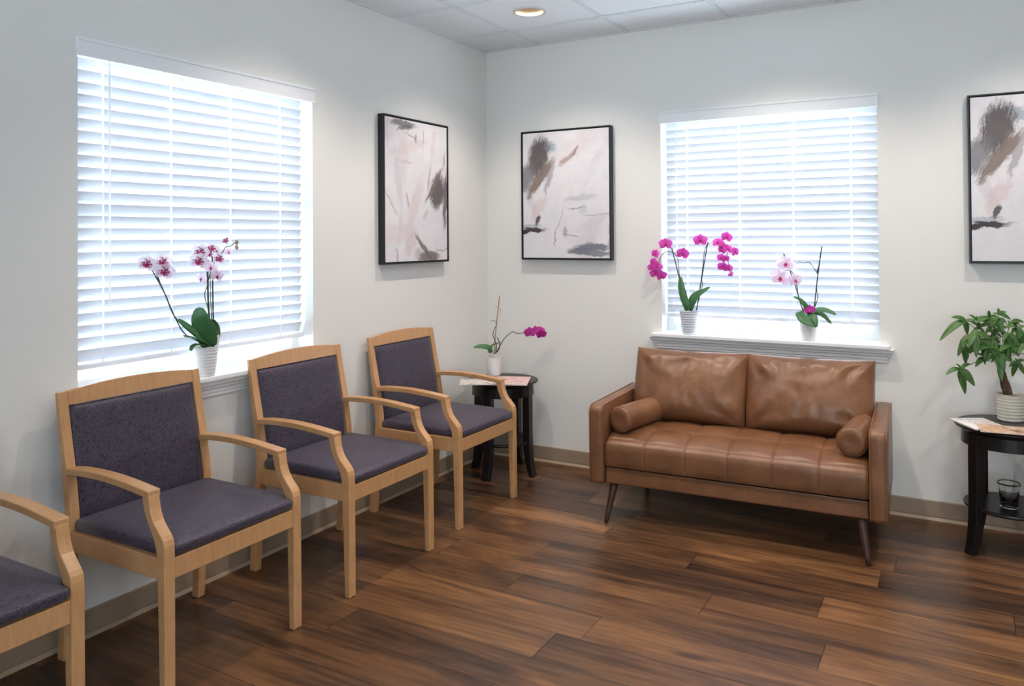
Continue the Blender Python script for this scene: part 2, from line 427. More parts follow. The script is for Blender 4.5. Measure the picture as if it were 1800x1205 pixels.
def blind(mp, a0, a1, ladders, wand_a, wand_z, label):
    o = empty('window_blind', mp((a0+a1)/2, .05, WZ0)); lo = V(o.location)
    tag(o, label, 'window blind', 'white slatted blinds in the windows')
    rel = lambda a, d, z: V(mp(a, d, z))-lo
    bm = BM(); mbox(bm, rel, a0-.006, a1+.006, -.012, .0, WZ1-.068, WZ1+.002); mbox(bm, rel, a0-.006, a1+.006, -.0155, -.012, WZ1-.010, WZ1+.002); mbox(bm, rel, a0-.006, a1+.006, -.014, -.012, WZ1-.068, WZ1-.062)
    obj('valance', bm, M['valance'], o, bevel=.0012)
    bm = BM(); mbox(bm, rel, a0+.004, a1-.004, .040, .099, WZ1-.045, WZ1-.002); obj('head_rail', bm, M['valance'], o)
    s0, s1 = a0+.014, a1-.006
    pitch = .0458; n = 25; zt = 2.118; tilt = math.radians(68); w = .0255; dc = .072
    bm = BM()
    for k in range(n):
        z = zt-k*pitch
        up, dn = [], []
        for q in range(6):
            t_ = -1+2*q/5; crown = .0022*(1-t_*t_)
            dd = dc - t_*w*math.cos(tilt) + crown*math.sin(tilt); zz = z + t_*w*math.sin(tilt)+crown*math.cos(tilt)
            up.append((dd, zz)); dn.append((dd-.0026*math.sin(tilt), zz-.0026*math.cos(tilt)))
        prism(bm, up+dn[::-1], lambda d, zz, a: rel(a, d, zz), s0, s1)
    obj('slats', bm, M['slat'], o)
    zb = zt-n*pitch+.008
    bm = BM(); mbox(bm, rel, s0, s1, dc-.026, dc+.026, zb-.012, zb+.008); obj('bottom_rail', bm, M['slat'], o, bevel=.005, seg=3)
    for la in ladders:
        bm = BM()
        for dd in (-.0275, .0275): mbox(bm, rel, la-.0045, la+.0045, dc+dd-.0006, dc+dd+.0006, zb+.004, WZ1-.045)
        obj('ladder_tape', bm, M['cord'], o)
    bm = BM(); tube(bm, [rel(wand_a, .006, WZ1-.06), rel(wand_a, .005, wand_z)], .0042, 8); obj('tilt_wand', bm, M['cord'], o, smooth=True)
    return o
blind(mapL, L0, L1, [1.846, 2.145, 2.454, 2.757], 2.755, 1.20, 'white slatted blind in the left wall window behind the armchairs')
blind(mapB, B0, B1, [1.369, 1.677, 1.975, 2.274], 1.318, 1.10, 'white slatted blind in the back wall window above the leather sofa')

# ------------------------------------------------------------------ downlights
names = {0: 'cream recessed round ceiling downlight nearest the room corner'}
others = ['recessed downlight above the middle of the leather sofa, past the top of the frame', 'recessed downlight above the right side table and leafy plant, past the frame',
 'recessed downlight above the middle purple armchair, past the top of the frame', 'added unseen recessed downlight over the open floor before the sofa', 'added unseen recessed downlight over the floor before the right side table',
 'added unseen recessed downlight by the right wall', 'added unseen recessed downlight just in front of the camera place', 'added unseen recessed downlight right above the camera place',
 'added unseen recessed downlight to the right of the camera place', 'added unseen recessed downlight near the wall behind the camera place']  # downlights from the open floor onwards are added, unseen, to light the room
POW = [36, 38, 36, 38, 32, 30, 26, 14, 24, 22, 16]
for i, (x, y) in enumerate(LIGHTS):
    o = empty('ceiling_light', (x, y, H)); tag(o, names.get(i) or others[i-1], 'ceiling light', 'recessed downlights in the tile ceiling')
    bm = BM(); lathe(bm, [(.077, -.001), (.079, -.008), (.090, -.0075), (.0925, -.003), (.0925, .0)], n=56); obj('trim_ring', bm, M['rim'], o, smooth=True)
    bm = BM(); lathe(bm, [(.0765, -.006), (.074, .015), (.066, .05), (.05, .085), (.036, .098), (.0, .099)], n=48); obj('reflector', bm, M['reflector'], o, smooth=True)
    bm = BM(); lathe(bm, [(.0, .058), (.018, .060), (.030, .068), (.035, .080), (.034, .096)], n=32); obj('bulb', bm, M['bulb'], o, smooth=True)
    ld = bpy.data.lights.new('lamp', 'SPOT'); ld.energy = POW[i]; ld.color = (1, .88, .78); ld.spot_size = math.radians(128); ld.spot_blend = .75; ld.shadow_soft_size = .026
    lo = bpy.data.objects.new('lamp', ld); C.objects.link(lo); lo.parent = o; lo.location = (0, 0, .047)

# ------------------------------------------------------------------ chairs
def interp(tab, z):
    for (z0, x0), (z1, x1) in zip(tab, tab[1:]):
        if z <= z1: return x0+(x1-x0)*(z-z0)/(z1-z0)
    return tab[-1][1]
FR = [(0, .100), (.2, .113), (.38, .134), (.46, .141), (.52, .139), (.577, .131), (.661, .118), (.792, .091), (.925, .066)]
RE = [(0, .064), (.2, .079), (.38, .101), (.46, .108), (.50, .108), (.6, .096), (.727, .078), (.849, .060), (.925, .050)]
def make_chair():
    o = empty('armchair', (0, 0, 0)); hw = .2965
    mxz = lambda x, z, y: (x, y, z)
    for s in (-1, 1):
        # rear leg continuing into the back post
        zs = [0, .1, .2, .3, .38, .43, .46, .49, .52, .55, .58, .62, .66, .72, .79, .86, .922]
        bm = BM(); poly = [(interp(FR, z), z) for z in zs]+[(interp(RE, z), z-(.001 if z > .9 else 0)) for z in zs[::-1]]
        y0, y1 = sorted((s*hw, s*(hw-.036)))
        prism(bm, poly, mxz, y0, y1); lg = obj('back_leg', bm, M['beech'], o, bevel=.003); lg.name = 'leg'
        bm = BM(); lathe(bm, [(0, -.001), (.014, -.001), (.014, .004), (0, .004)], (.082, s*(hw-.018)), 16); obj('foot_glide', bm, M['glide'], lg)
        # front leg with its S-curved arm support
        fr = [(.637, 0), (.637, .2), (.636, .40), (.636, .468), (.6345, .490), (.630, .508), (.621, .521), (.608, .534), (.594, .548), (.583, .562), (.574, .580), (.567, .600), (.5595, .640)]
        re = [(.526, .640), (.531, .612), (.5375, .590), (.547, .568), (.560, .545), (.574, .524), (.585, .504), (.593, .482), (.598, .455), (.601, .40), (.606, .2), (.612, 0)]
        bm = BM(); y0, y1 = sorted((s*hw, s*(hw-.040)))
        prism(bm, fr+re, mxz, y0, y1); lg = obj('leg', bm, M['beech'], o, bevel=.0035, seg=3)
        bm = BM(); lathe(bm, [(0, -.001), (.014, -.001), (.014, .004), (0, .004)], (.624, s*(hw-.020)), 16); obj('foot_glide', bm, M['glide'], lg)
        tp = [(.112, .6655), (.17, .672), (.231, .675), (.29, .6755), (.338, .6745), (.39, .6715), (.443, .667), (.50, .661), (.559, .654)]
        bm = BM(); poly = tp+[(x+(.002 if i == 0 else 0), z-.0225) for i, (x, z) in reversed(list(enumerate(tp)))]
        y0, y1 = sorted((s*(hw+.002), s*(hw-.044)))
        prism(bm, poly, mxz, y0, y1); obj('armrest', bm, M['beech'], o, bevel=.003)
    # seat frame
    bm = BM(); iw = hw-.040
    box(bm, .609, .633, -iw, iw, .382, .446); box(bm, .106, .128, -iw, iw, .384, .448)
    for s in (-1, 1):
        y0, y1 = sorted((s*(hw-.004), s*(hw-.026))); box(bm, .118, .606, y0, y1, .384, .452)
    obj('seat_frame', bm, M['beech'], o, bevel=.002)
    # crest rail, arched
    n = 20; iw = hw-.036; bm = BM(); poly = []
    for i in range(n+1):
        y = -iw+2*iw*i/n; poly.append((y, .9225+.0165*(1-(y/iw)**2)))
    poly = [(-iw, .874), ]+poly+[(iw, .874)]
    loops = [[(interp(FR, min(z, .925))-.0008-.18*max(z-.925, 0), y, z) for y, z in poly], [(interp(RE, min(z, .925))+.0008-.08*max(z-.925, 0), y, z) for y, z in poly]]
    loft(bm, loops); obj('crest_rail', bm, M['beech'], o, bevel=.0025)
    bm = BM(); box(bm, .112, .128, -iw, iw, .462, .50); obj('lower_back_rail', bm, M['beech'], o)
    # padded back
    bm = BM(); ny, nz = 22, 26; z0, z1 = .458, .871; a = .003
    fg = []; 
    for j in range(nz+1):
        z = z0+(z1-z0)*j/nz; rowv = []
        for i in range(ny+1):
            u = -1+2*i/ny; v_ = -1+2*j/nz
            b = (1-abs(u)**7)*(1-abs(v_)**9); b = max(b, 0)**.5
            rowv.append((interp(FR, z)-.006+.011*b, u*(iw-a), z))
        fg.append(rowv)
    bg = [[(interp(RE, z_[2])+.004, z_[1], z_[2]) for z_ in r] for r in fg]
    fv = [[bm.verts.new(p) for p in r] for r in fg]; bv = [[bm.verts.new(p) for p in r] for r in bg]
    for g_ in (fv, bv):
        for j in range(nz):
            for i in range(ny): bm.faces.new((g_[j][i], g_[j][i+1], g_[j+1][i+1], g_[j+1][i]))
    for j in range(nz):
        for i in (0, ny): bm.faces.new((fv[j][i], fv[j+1][i], bv[j+1][i], bv[j][i]))
    for i in range(ny):
        for j in (0, nz): bm.faces.new((fv[j][i], fv[j][i+1], bv[j][i+1], bv[j][i]))
    obj('backrest', bm, M['fabric'], o, smooth=True)
    # seat cushion, notched for the front legs
    bm = BM(); w1, w2 = .278, .2535
    out = [(.142, -w1), (.3, -w1), (.45, -w1), (.598, -w1), (.6005, -w2), (.632, -w2+.002), (.635, -w2+.012), (.6355, -.15), (.6355, 0), (.6355, .15), (.635, w2-.012), (.632, w2-.002), (.6005, w2), (.598, w1), (.45, w1), (.3, w1), (.142, w1), (.138, .15), (.138, 0), (.138, -.15)]
    lay = [(.004, .4525), (.0, .458), (-.0015, .470), (0, .482), (.004, .4895), (.012, .4945), (.026, .4985), (.05, .502), (.09, .505), (.15, .507)]
    cx = .386; loops = []
    for d, z in lay:
        l = []
        for x, y in out:
            sx = 1-d/.25; sy = 1-d/.28
            droop = -.006*max(0, (x-.5)/.14) if z > .484 else 0
            l.append((cx+(x-cx)*sx, y*sy, z+droop))
        loops.append(l)
    loft(bm, loops); obj('seat', bm, M['fabric'], o, smooth=True)
    return o
CH = make_chair()
chairs = [(-2.4415-.2565+.0, 'purple upholstered beech armchair in front of the left window, nearest fully visible one'),
          (-1.848, 'purple upholstered beech armchair in the middle of the row, below the window right edge'),
          (-1.006, 'purple upholstered beech armchair nearest the corner, beside the small black table'),
          (-3.553, 'purple upholstered beech armchair cut off by the left edge, only an arm and seat showing')]
chairs[0] = (-2.7015, chairs[0][1])
for i, (yc, lab) in enumerate(chairs):
    o = CH if i == 0 else copy_tree(CH)
    o.location = (-.004+(.006 if i == 1 else 0) - (.018 if i == 2 else 0), yc, 0)
    tag(o, lab, 'armchair', 'row of purple armchairs along the left wall')

# ------------------------------------------------------------------ sofa
SA = math.radians(2.7); SC = V((1.8135, -.809, 0))
def sofa_local(x, y, z=0):
    return SC+V((x*math.cos(SA)-y*math.sin(SA), x*math.sin(SA)+y*math.cos(SA), z))
S = empty('sofa', SC, SA); tag(S, 'tan leather two seat sofa with tapered wooden legs under the back window', 'sofa')
hwS = .613; DP = .70
bm = BM(); box(bm, -hwS, hwS, .004, DP, .198, .283); obj('base_frame', bm, M['leather'], S, bevel=.009, seg=3, smooth=False)
# tufted bench seat
LSP = None
def seatpt(u, s):
    """u across -1..1 ; s arc param 0..1 : front face bottom -> top -> back"""
    Ls = [(-.004, .287), (-.011, .31), (-.014, .35), (-.012, .388), (-.002, .408), (.026, .421), (.10, .438), (.20, .448), (.33, .452), (.5, .450), (.69, .445)]
    global LSP
    if LSP is None: LSP = spline([V((a, b, 0)) for a, b in Ls], 12)
    f = s*(len(LSP)-1); i = min(int(f), len(LSP)-2); t_ = f-i; q = LSP[i].lerp(LSP[i+1], t_)
    return q.x, q.y
bm = BM(); nu, nv = 456, 110; gridv = []
seams = [-hwS+hwS*2*k/6 for k in range(1, 6)]
for j in range(nv+1):
    row = []; s = j/nv; y, z = seatpt(0, s); y2, z2 = seatpt(0, min(s+.01, 1)); y1_, z1_ = seatpt(0, max(s-.01, 0))
    ty, tz = y2-y1_, z2-z1_; L = math.hypot(ty, tz); ny_, nz_ = -tz/L, ty/L
    if ny_ > 0 and nz_ < .2: ny_, nz_ = -abs(ny_), nz_
    for i in range(nu+1):
        x = -hwS+2*hwS*i/nu
        ds = min(abs(x-q) for q in seams)
        top = 1 if y > .02 else 0
        cell = math.sin(PI*((x+hwS) % (2*hwS/6))/(2*hwS/6))
        edge = min(1, (hwS-abs(x))/.02)
        puff = .003*cell**.5 if cell > 0 else 0
        gz = -.004*math.exp(-(ds/.004)**2)
        if y > .03:
            rows_ = [.19, .40]
            dr = min(abs(y-q) for q in rows_)
            gz += -.0028*math.exp(-(dr/.006)**2) - .007*math.exp(-((ds**2+dr**2)/.03**2)) - .003*math.exp(-((ds**2+dr**2)/.010**2))
            puff += .004*min(1, dr/.09)*min(1, ds/.08)
        gz += .0025*(mnoise.noise(V((x*9, y*9, z*6))))
        dd = (puff+gz)*min(1, s*8); crown = (.004*(1-(x/hwS)**2) if top else 0)
        rnd_ = -.012*(1-min(1, (hwS-abs(x))/.018))**2
        row.append(bm.verts.new((x, y+ny_*(dd+rnd_*.5), z+nz_*(dd+rnd_)+crown)))
    gridv.append(row)
for j in range(nv):
    for i in range(nu): bm.faces.new((gridv[j][i], gridv[j][i+1], gridv[j+1][i+1], gridv[j+1][i]))
# close the underside and the ends
low = [[bm.verts.new((v_.co.x, v_.co.y, .284)) for v_ in (gridv[j][0], gridv[j][nu])] for j in range(nv+1)]
for j in range(nv):
    bm.faces.new((gridv[j][0], gridv[j+1][0], low[j+1][0], low[j][0])); bm.faces.new((gridv[j][nu], gridv[j+1][nu], low[j+1][1], low[j][1]))
    bm.faces.new((low[j][0], low[j+1][0], low[j+1][1], low[j][1]))
obj('seat_cushion', bm, M['leather'], S, smooth=True)
# arms: rounded slab with piping on both faces
AW = .074
prA = []
for cx_, cz_, r_, a0_ in ((.022, .556, .036, 180), (.68, .548, .045, 90), (.70, .225, .02, 0), (.008, .222, .022, 270)):
    for k in range(9):
        a_ = math.radians(a0_-90*k/8); prA.append((cx_+r_*math.cos(a_), cz_+r_*math.sin(a_)))
prA = [(y-.012, z) for y, z in prA]
for s in (-1, 1):
    bm = BM(); x0, x1 = sorted((s*(hwS+.003), s*(hwS+.003+AW)))
    lay = [(x0, .006), (x0+.006, 0), (x0+.02, -.0025), (x0+AW/2, -.004), (x1-.02, -.0025), (x1-.006, 0), (x1, .006)]
    cy_, cz_ = .34, .39
    def ins(y, z, d):
        return (y+(d if y < cy_ else -d), z+(d if z < cz_ else -d))
    loft(bm, [[(x, *ins(y, z, d)) for y, z in prA] for x, d in lay])
    a_ = obj('armrest', bm, M['leather'], S, smooth=True)
    for xx in (x0+.004, x1-.004):
        bm = BM(); pts = [V((xx, *ins(y, z, -.0005))) for y, z in prA]; pts.append(pts[0]); tube(bm, pts, .0030, 8, cap=False)
        obj('piping', bm, M['seam'], a_, smooth=True)
bm = BM(); box(bm, -hwS+.006, hwS-.006, .63, .70, .284, .62); obj('back_frame', bm, M['leather'], S, bevel=.02, seg=4)
for sx, y0_, tip in ((-1, .06, (.610, -.0)), (1, .06, (.610, .0)), (-1, .60, (.60, .66)), (1, .60, (.60, .66))):
    bm = BM(); x0 = sx*.578; a = V((x0, y0_-.015, .200)); b = V((sx*tip[0], tip[1], 0.0))
    tube(bm, [a.lerp(b, k/6) for k in range(7)], lambda q: .0215-.0105*q, 20)
    for v_ in bm.verts:
        if v_.co.z < .008: v_.co.z = max(v_.co.z, 0.0005)
    obj('leg', bm, M['walnut'], S, smooth=True)
# loose back cushions
def pillow(w, h, th, seed, ox, ear=.02):
    bm = BM(); nu_, nv_ = 96, 72; f = []; b = []
    for j in range(nv_+1):
        fr_, br_ = [], []
        for i in range(nu_+1):
            u = -1+2*i/nu_; v_ = -1+2*j/nv_
            au, av = abs(u), abs(v_)
            x = u*w/2*(1-.012*(1-av**2)*au**3-.03*max(0, -v_)**2*au**2)
            z = v_*h/2*(1-.045*(1-au**2)*av**3)
            pu = max(0, 1-au**2.6); pv = max(0, 1-av**3.0)
            prof_ = (pu*pv)**.42
            sag = 1+.12*(-v_)
            t_ = th/2*prof_*sag
            # folds radiating from corners plus slow ripples
            wr = 0
            for cx_, cy_ in ((-1, 1), (1, 1), (1, -1), (-1, -1)):
                dx, dy = (u-cx_)*w/2, (v_-cy_)*h/2; r_ = math.hypot(dx, dy); an = math.atan2(dy, dx)
                k_ = 7+2*((seed+cx_) % 2)
                wr += math.sin(an*k_+seed*1.7+3*mnoise.noise(V((dx*5, dy*5, seed))))*math.exp(-((r_-.12)/.085)**2)*.0085
            wr += .008*mnoise.noise(V((u*2.2+seed, v_*1.6, 1)))
            topf = max(0, v_-.1)
            wr += .011*topf*math.sin(u*10+seed+6*mnoise.noise(V((u*2.0, v_*1.5, seed+4))))*(1-au)*(1-.3*topf)
            wr += .010*mnoise.noise(V((u*3.6+seed, v_*3.1, 7)))*max(0, .4+v_)+.006*mnoise.noise(V((u*7+seed, v_*3, 9)))*(1-au)
            wr *= min(1, 3*(1-max(au, av)))
            fr_.append((x, -t_-wr, z)); br_.append((x, t_*.55, z))
        f.append(fr_); b.append(br_)
    fv = [[bm.verts.new(p) for p in r] for r in f]
    bv = [[(fv[j][i] if i in (0, nu_) or j in (0, nv_) else bm.verts.new(b[j][i])) for i in range(nu_+1)] for j in range(nv_+1)]
    for g_ in (fv, bv):
        for j in range(nv_):
            for i in range(nu_): bm.faces.new((g_[j][i], g_[j][i+1], g_[j+1][i+1], g_[j+1][i]))
    return bm
for k, sx in enumerate((-1, 1)):
    o = obj('back_cushion', pillow(.626, .402, .27, 3+k*5, 0), M['leather'], S, smooth=True)
    o.location = (sx*.3045+.006, .497, .630); o.rotation_euler = (-math.radians(17), 0, 0)
# bolsters
def bolster(front, back_dir, L, r, label):
    d = back_dir.normalized()
    c = front
    o = empty('bolster_cushion', (c.x, c.y, c.z-r)); tag(o, label, 'cushion', 'round leather bolsters on the sofa')
    a = d.cross(V((0, 0, 1))).normalized(); b = a.cross(d); n = 36; base = V((0, 0, r))
    prof_ = [(.0, .2), (-.004, .5), (-.003, .78), (.002, .93), (.008, .985), (.016, 1.0)]
    full = [(p_, q) for p_, q in prof_]+[(L*t_, 1.0+.012*math.sin(PI*t_)) for t_ in (.15, .3, .5, .7, .85)]+[(L-p_, q) for p_, q in reversed(prof_)]
    bm = BM(); loops = []
    for p_, q in full:
        loops.append([base+d*p_+r*q*(math.cos(2*PI*k/n)*a+math.sin(2*PI*k/n)*b)*(1+.012*math.sin(5*2*PI*k/n+p_*20)*(1 if .02 < p_ < L-.02 else 0)) for k in range(n)])
    loft(bm, loops); bd = obj('bolster_body', bm, M['leather'], o, smooth=True)
    for p_ in (.010, L-.010):
        bm = BM(); pts = [base+d*p_+r*1.0*(math.cos(2*PI*k/n)*a+math.sin(2*PI*k/n)*b) for k in range(n+1)]; tube(bm, pts, .0028, 6, cap=False)
        obj('piping', bm, M['seam'], o, smooth=True)
BR = .066
fl = at(1089, 737, 2, .515); fr2 = at(1496.5, 777, 2, .515)
bolster(fl, sofa_local(-.46, .34)-sofa_local(-.54, .02), .33, BR, 'round tan leather bolster leaning on the left sofa arm')
bolster(fr2, sofa_local(.53, .34)-sofa_local(.50, .02), .33, BR, 'round tan leather bolster beside the right sofa arm')

# ------------------------------------------------------------------ side tables
TH = .575
def side_table(c, rot, label):
    o = empty('side_table', (c[0], c[1], 0), rot); tag(o, label, 'side table', 'small round black side tables')
    r = .219
    bm = BM(); lathe(bm, [(0, TH-.030), (.185, TH-.030), (.193, TH-.028), (.203, TH-.018), (.215, TH-.013), (r, TH-.008), (r, TH-.004), (r-.004, TH), (r-.014, TH), (r-.017, TH-.001), (0, TH-.001)], n=72)
    obj('table_top', bm, M['black'], o, smooth=False, bevel=.001)
    bm = BM(); n = 64
    loops = [[(q*math.cos(2*PI*k/n), q*math.sin(2*PI*k/n), z) for k in range(n)] for q, z in ((.190, TH-.030), (.192, TH-.08), (.192, TH-.088), (.172, TH-.088), (.172, TH-.030))]
    loft(bm, loops+[loops[0]], cap=False); obj('apron', bm, M['black'], o, smooth=False)
    bm = BM(); lathe(bm, [(0, .193), (.176, .193), (.184, .197), (.186, .203), (.184, .209), (.176, .212), (0, .212)], n=64); obj('lower_shelf', bm, M['black'], o)
    for k in range(4):
        a_ = k*PI/2; bm = BM()
        out_ = [(.194, TH-.032), (.196, .45), (.1965, .34), (.1965, .24), (.199, .17), (.204, .10), (.212, .045), (.223, .0)]
        in_ = [(.192, .0), (.176, .05), (.163, .10), (.154, .16), (.150, .22), (.149, .3), (.149, TH-.032)]
        poly = out_+in_
        prism(bm, poly, lambda q, z, d: (q*math.cos(a_)-d*math.sin(a_), q*math.sin(a_)+d*math.cos(a_), z), -.025, .025)
        obj('leg', bm, M['black'], o, bevel=.003)
    return o
T1 = V((.306, -.333, 0)); T2 = V((2.968, -.28, 0))
side_table(T1, 0, 'small round black side table in the corner beside the armchair')
side_table(T2, PI/4-.07, 'small round black side table right of the sofa, cut by the frame edge')

def mk_cover(name, stops, seed, scale=9):
    t = NT(name); co = t.coord()
    p = t.mapping(co, loc=(seed, seed*.7, 0))
    a = t.noise(p, scale, 3, .55, 1.2); b = t.noise(p, scale*4.5, 3, .6)
    k = t.math('ADD', t.math('MULTIPLY', a, .75), t.math('MULTIPLY', b, .25))
    return t.done(t.bsdf(t.ramp(k, stops), .3, None, Specular_IOR_Level=.5))
M['cov1'] = mk_cover('pink_magazine_cover', [(.34, c3(110, 80, 76)), (.42, c3(226, 206, 200)), (.48, c3(236, 120, 140)), (.52, c3(232, 224, 212)), (.60, c3(190, 160, 136)), (.68, c3(236, 232, 226))], 3, 16)
M['cov2'] = mk_cover('pale_magazine_cover', [(.36, c3(232, 230, 230)), (.46, c3(206, 182, 168)), (.52, c3(240, 238, 236)), (.60, c3(150, 120, 104)), (.68, c3(196, 214, 226))], 8, 14)
M['cov3'] = mk_cover('tan_photo_cover', [(.34, c3(96, 70, 66)), (.42, c3(176, 136, 116)), (.50, c3(222, 196, 172)), (.56, c3(190, 146, 118)), (.62, c3(204, 158, 70)), (.72, c3(226, 214, 196))], 5, 15)
M['paper'] = plain('white_paper', c3(232, 230, 228), .5, .03)
M['ink'] = plain('dark_ink', c3(52, 52, 60), .5, .1)
M['inkred'] = plain('red_ink', c3(196, 64, 60), .5, .1)
def magazine(corner, dx, dy, w, d, th, z, cov, label, curl=0.0, white_strip=None):
    """corner: front left; dx along width, dy along depth (unit vectors)"""
    o = empty('magazine', (corner.x, corner.y, z)); tag(o, label, 'magazine', 'magazines on the side tables')
    P = lambda a, b, q: dx*a+dy*b+V((0, 0, q))
    for nm, q0, q1, mt, e in (('pages', 0, th-.0006, M['paper'], .0015), ('cover', th-.0006, th, cov, 0)):
        bm = BM(); n = 10; loops = []
        for k in range(n+1):
            a = e+(w-2*e)*k/n; cz = curl*(k/n)**2
            loops.append([P(a, e, q0+cz), P(a, d-e, q0+cz), P(a, d-e, q1+cz), P(a, e, q1+cz)])
        loft(bm, loops); obj(nm, bm, mt, o)
    return o, P
def lab_dir(p, q):
    d = (q-p); d.z = 0; return d.normalized()
# corner table: two magazines
z1_ = TH
fr_ = at(926.5, 675.5, 2, TH+.012); br_ = at(935.2, 657.5, 2, TH+.012)
dy = lab_dir(fr_, br_); dx = V((dy.y, -dy.x, 0))
oA, PA = magazine(at(807, 676.5, 2, TH+.002), V((.86, .51, 0)).normalized(), V((-.51, .86, 0)).normalized(), .27, .20, .004, TH, M['cov2'], 'pale magazine sticking out over the left edge of the corner table')
oB, PB = magazine(fr_-dx*.215, dx, dy, .215, .275, .006, TH+.0045, M['cov1'], 'pink and cream magazine lying under the corner orchid pot')
# dark pen-like arm of folded glasses lying on the pale magazine
# right table: one broad magazine with a white title strip
c0 = at(1667, 734.8, 2, TH+.004); c1 = at(1722, 757.5, 2, TH+.004); c2 = at(1800, 767.5, 2, TH+.004)
dyy = lab_dir(c0, c1); dxx = V((-dyy.y, dyy.x, 0))
oC, PC = magazine(c0, dxx, dyy, .165, .225, .005, TH, M['cov2'], 'pale magazine with a dark title on the left edge of the right side table')
bm = BM()
for v_ in [PC(0, 0, .0053), PC(.06, 0, .0053), PC(.045, .10, .0053), PC(.07, .225, .0053), PC(0, .225, .0053)]: bm.verts.new(v_)
bm.verts.ensure_lookup_table(); bm.faces.new(bm.verts[:]); obj('white_margin', bm, M['paper'], oC)
bm = BM(); 
for v_ in [PC(.0, 0, .0055), PC(.155, 0, .0055), PC(.155, .045, .0055), PC(0, .07, .0055)]: bm.verts.new(v_)
bm.verts.ensure_lookup_table(); bm.faces.new(bm.verts[:]); obj('title_band', bm, M['paper'], oC)
bm = BM(); rng = random.Random(4); a = .03
while a < .14:
    w_ = rng.uniform(.006, .013)
    for q in range(3):
        x0 = a+rng.uniform(0, w_*.5); y0 = .018+rng.uniform(0, .016)
        vs = [bm.verts.new(PC(x0+dx_, y0+dy_, .0058)) for dx_, dy_ in ((0, 0), (w_*.35, 0), (w_*.35, .010), (0, .010))]; bm.faces.new(vs)
    a += w_+.004
obj('title_lettering', bm, M['ink'], oC)
d0 = at(1716, 744, 2, TH+.008); dD = lab_dir(d0, at(1798, 750.5, 2, TH+.008)); eD = V((dD.y, -dD.x, 0))
oD, PD = magazine(d0, dD, eD, .27, .165, .003, TH+.0056, M['cov3'], 'tan and yellow leaflet overlapping the pale magazine in front of the leafy plant pot')
for p_ in (oD,): p_.location.z = TH+.006

# glass cup with dark drink on the lower shelf of the right table
CUP = V((2.965, -.335, .2125))
o = empty('glass_cup', CUP); tag(o, 'clear glass cup half full of dark drink on the lower shelf', 'cup')
bm = BM(); lathe(bm, [(0, 0), (.033, 0), (.035, .004), (.042, .098), (.046, .102), (.0475, .108), (.045, .113), (.0435, .111), (.0415, .104), (.0395, .100), (.033, .006), (0, .005)], n=40); obj('glass', bm, M['cup'], o, smooth=True)
bm = BM(); lathe(bm, [(0, .0056), (.0325, .0065), (.0362, .052), (0, .052)], n=36); obj('drink', bm, M['liquid'], o, smooth=False)

# ------------------------------------------------------------------ pictures
def paint_mat(name, W_, H_, bg, strokes, seed):
    t = NT(name); uv = t.coord('UV')
    P0 = t.vm('MULTIPLY', uv, (W_, H_, 1))
    nw = t.noise(t.vm('ADD', P0, (seed, seed, 0)), 16, 3, .6, out=1); wv = t.vm('SCALE', t.vm('SUBTRACT', nw, (.5, .5, .5))); wv.node.inputs[3].default_value = .05
    P = t.vm('ADD', P0, wv)
    b1 = t.noise(t.vm('ADD', P0, (seed*2, 0, 0)), 6, 4, .6, 1); b2 = t.noise(t.mapping(P0, rot=(0, 0, .7), scale=(60, 7, 1)), 1, 3)
    col = t.mix(t.mr(b1, .35, .65), bg[0], bg[1]); col = t.mix(t.math('MULTIPLY', t.mr(b2, .45, .75), .35), col, bg[2])
    rs = random.Random(int(seed*10)); wash = []
    for q_ in range(9):
        wash.append((rs.random(), rs.random(), rs.choice((60, 70, 110, 20, 85))+rs.uniform(-15, 15), rs.uniform(.08, .18), rs.uniform(.015, .05), rs.choice((c3(206, 202, 210), c3(222, 208, 208), c3(234, 232, 236), c3(236, 234, 236), c3(212, 210, 216))), .5))
    for i, (cx_, cy_, ang, ln, wd, c_, al) in enumerate(wash+strokes):
        mp_ = t.mapping(P, loc=(cx_*W_, (1-cy_)*H_, 0), rot=(0, 0, math.radians(ang)), scale=(ln, wd, 1), typ='TEXTURE')
        st = t.noise(t.vm('MULTIPLY', mp_, (1.2, 1.2+wd*90, 1)), 1.3, 4, .65, .4)
        sep = t.n('ShaderNodeSeparateXYZ'); t.l(mp_, sep.inputs[0])
        z0_ = t.n('ShaderNodeCombineXYZ'); t.l(sep.outputs[0], z0_.inputs[0]); t.l(sep.outputs[1], z0_.inputs[1])
        d = t.vm('LENGTH', z0_.outputs[0], out=1)
        e = t.math('ADD', d, t.math('MULTIPLY', t.math('SUBTRACT', st, .5), 1.7))
        mk = t.mr(e, 1.50, .86, 0, al)
        cc = t.mix(t.mr(st, .3, .7), tuple(min(1, q*.82) for q in c_[:3])+(1,), c_)
        col = t.mix(mk, col, cc)
    return t.done(t.bsdf(col, .55, t.bump(b2, .1, .001)))
BGS = [c3(226, 223, 226), c3(219, 217, 222), c3(228, 219, 219)]
dk, br, gy, pk, bl = c3(88, 78, 78), c3(132, 112, 102), c3(150, 148, 154), c3(222, 200, 200), c3(150, 164, 174)
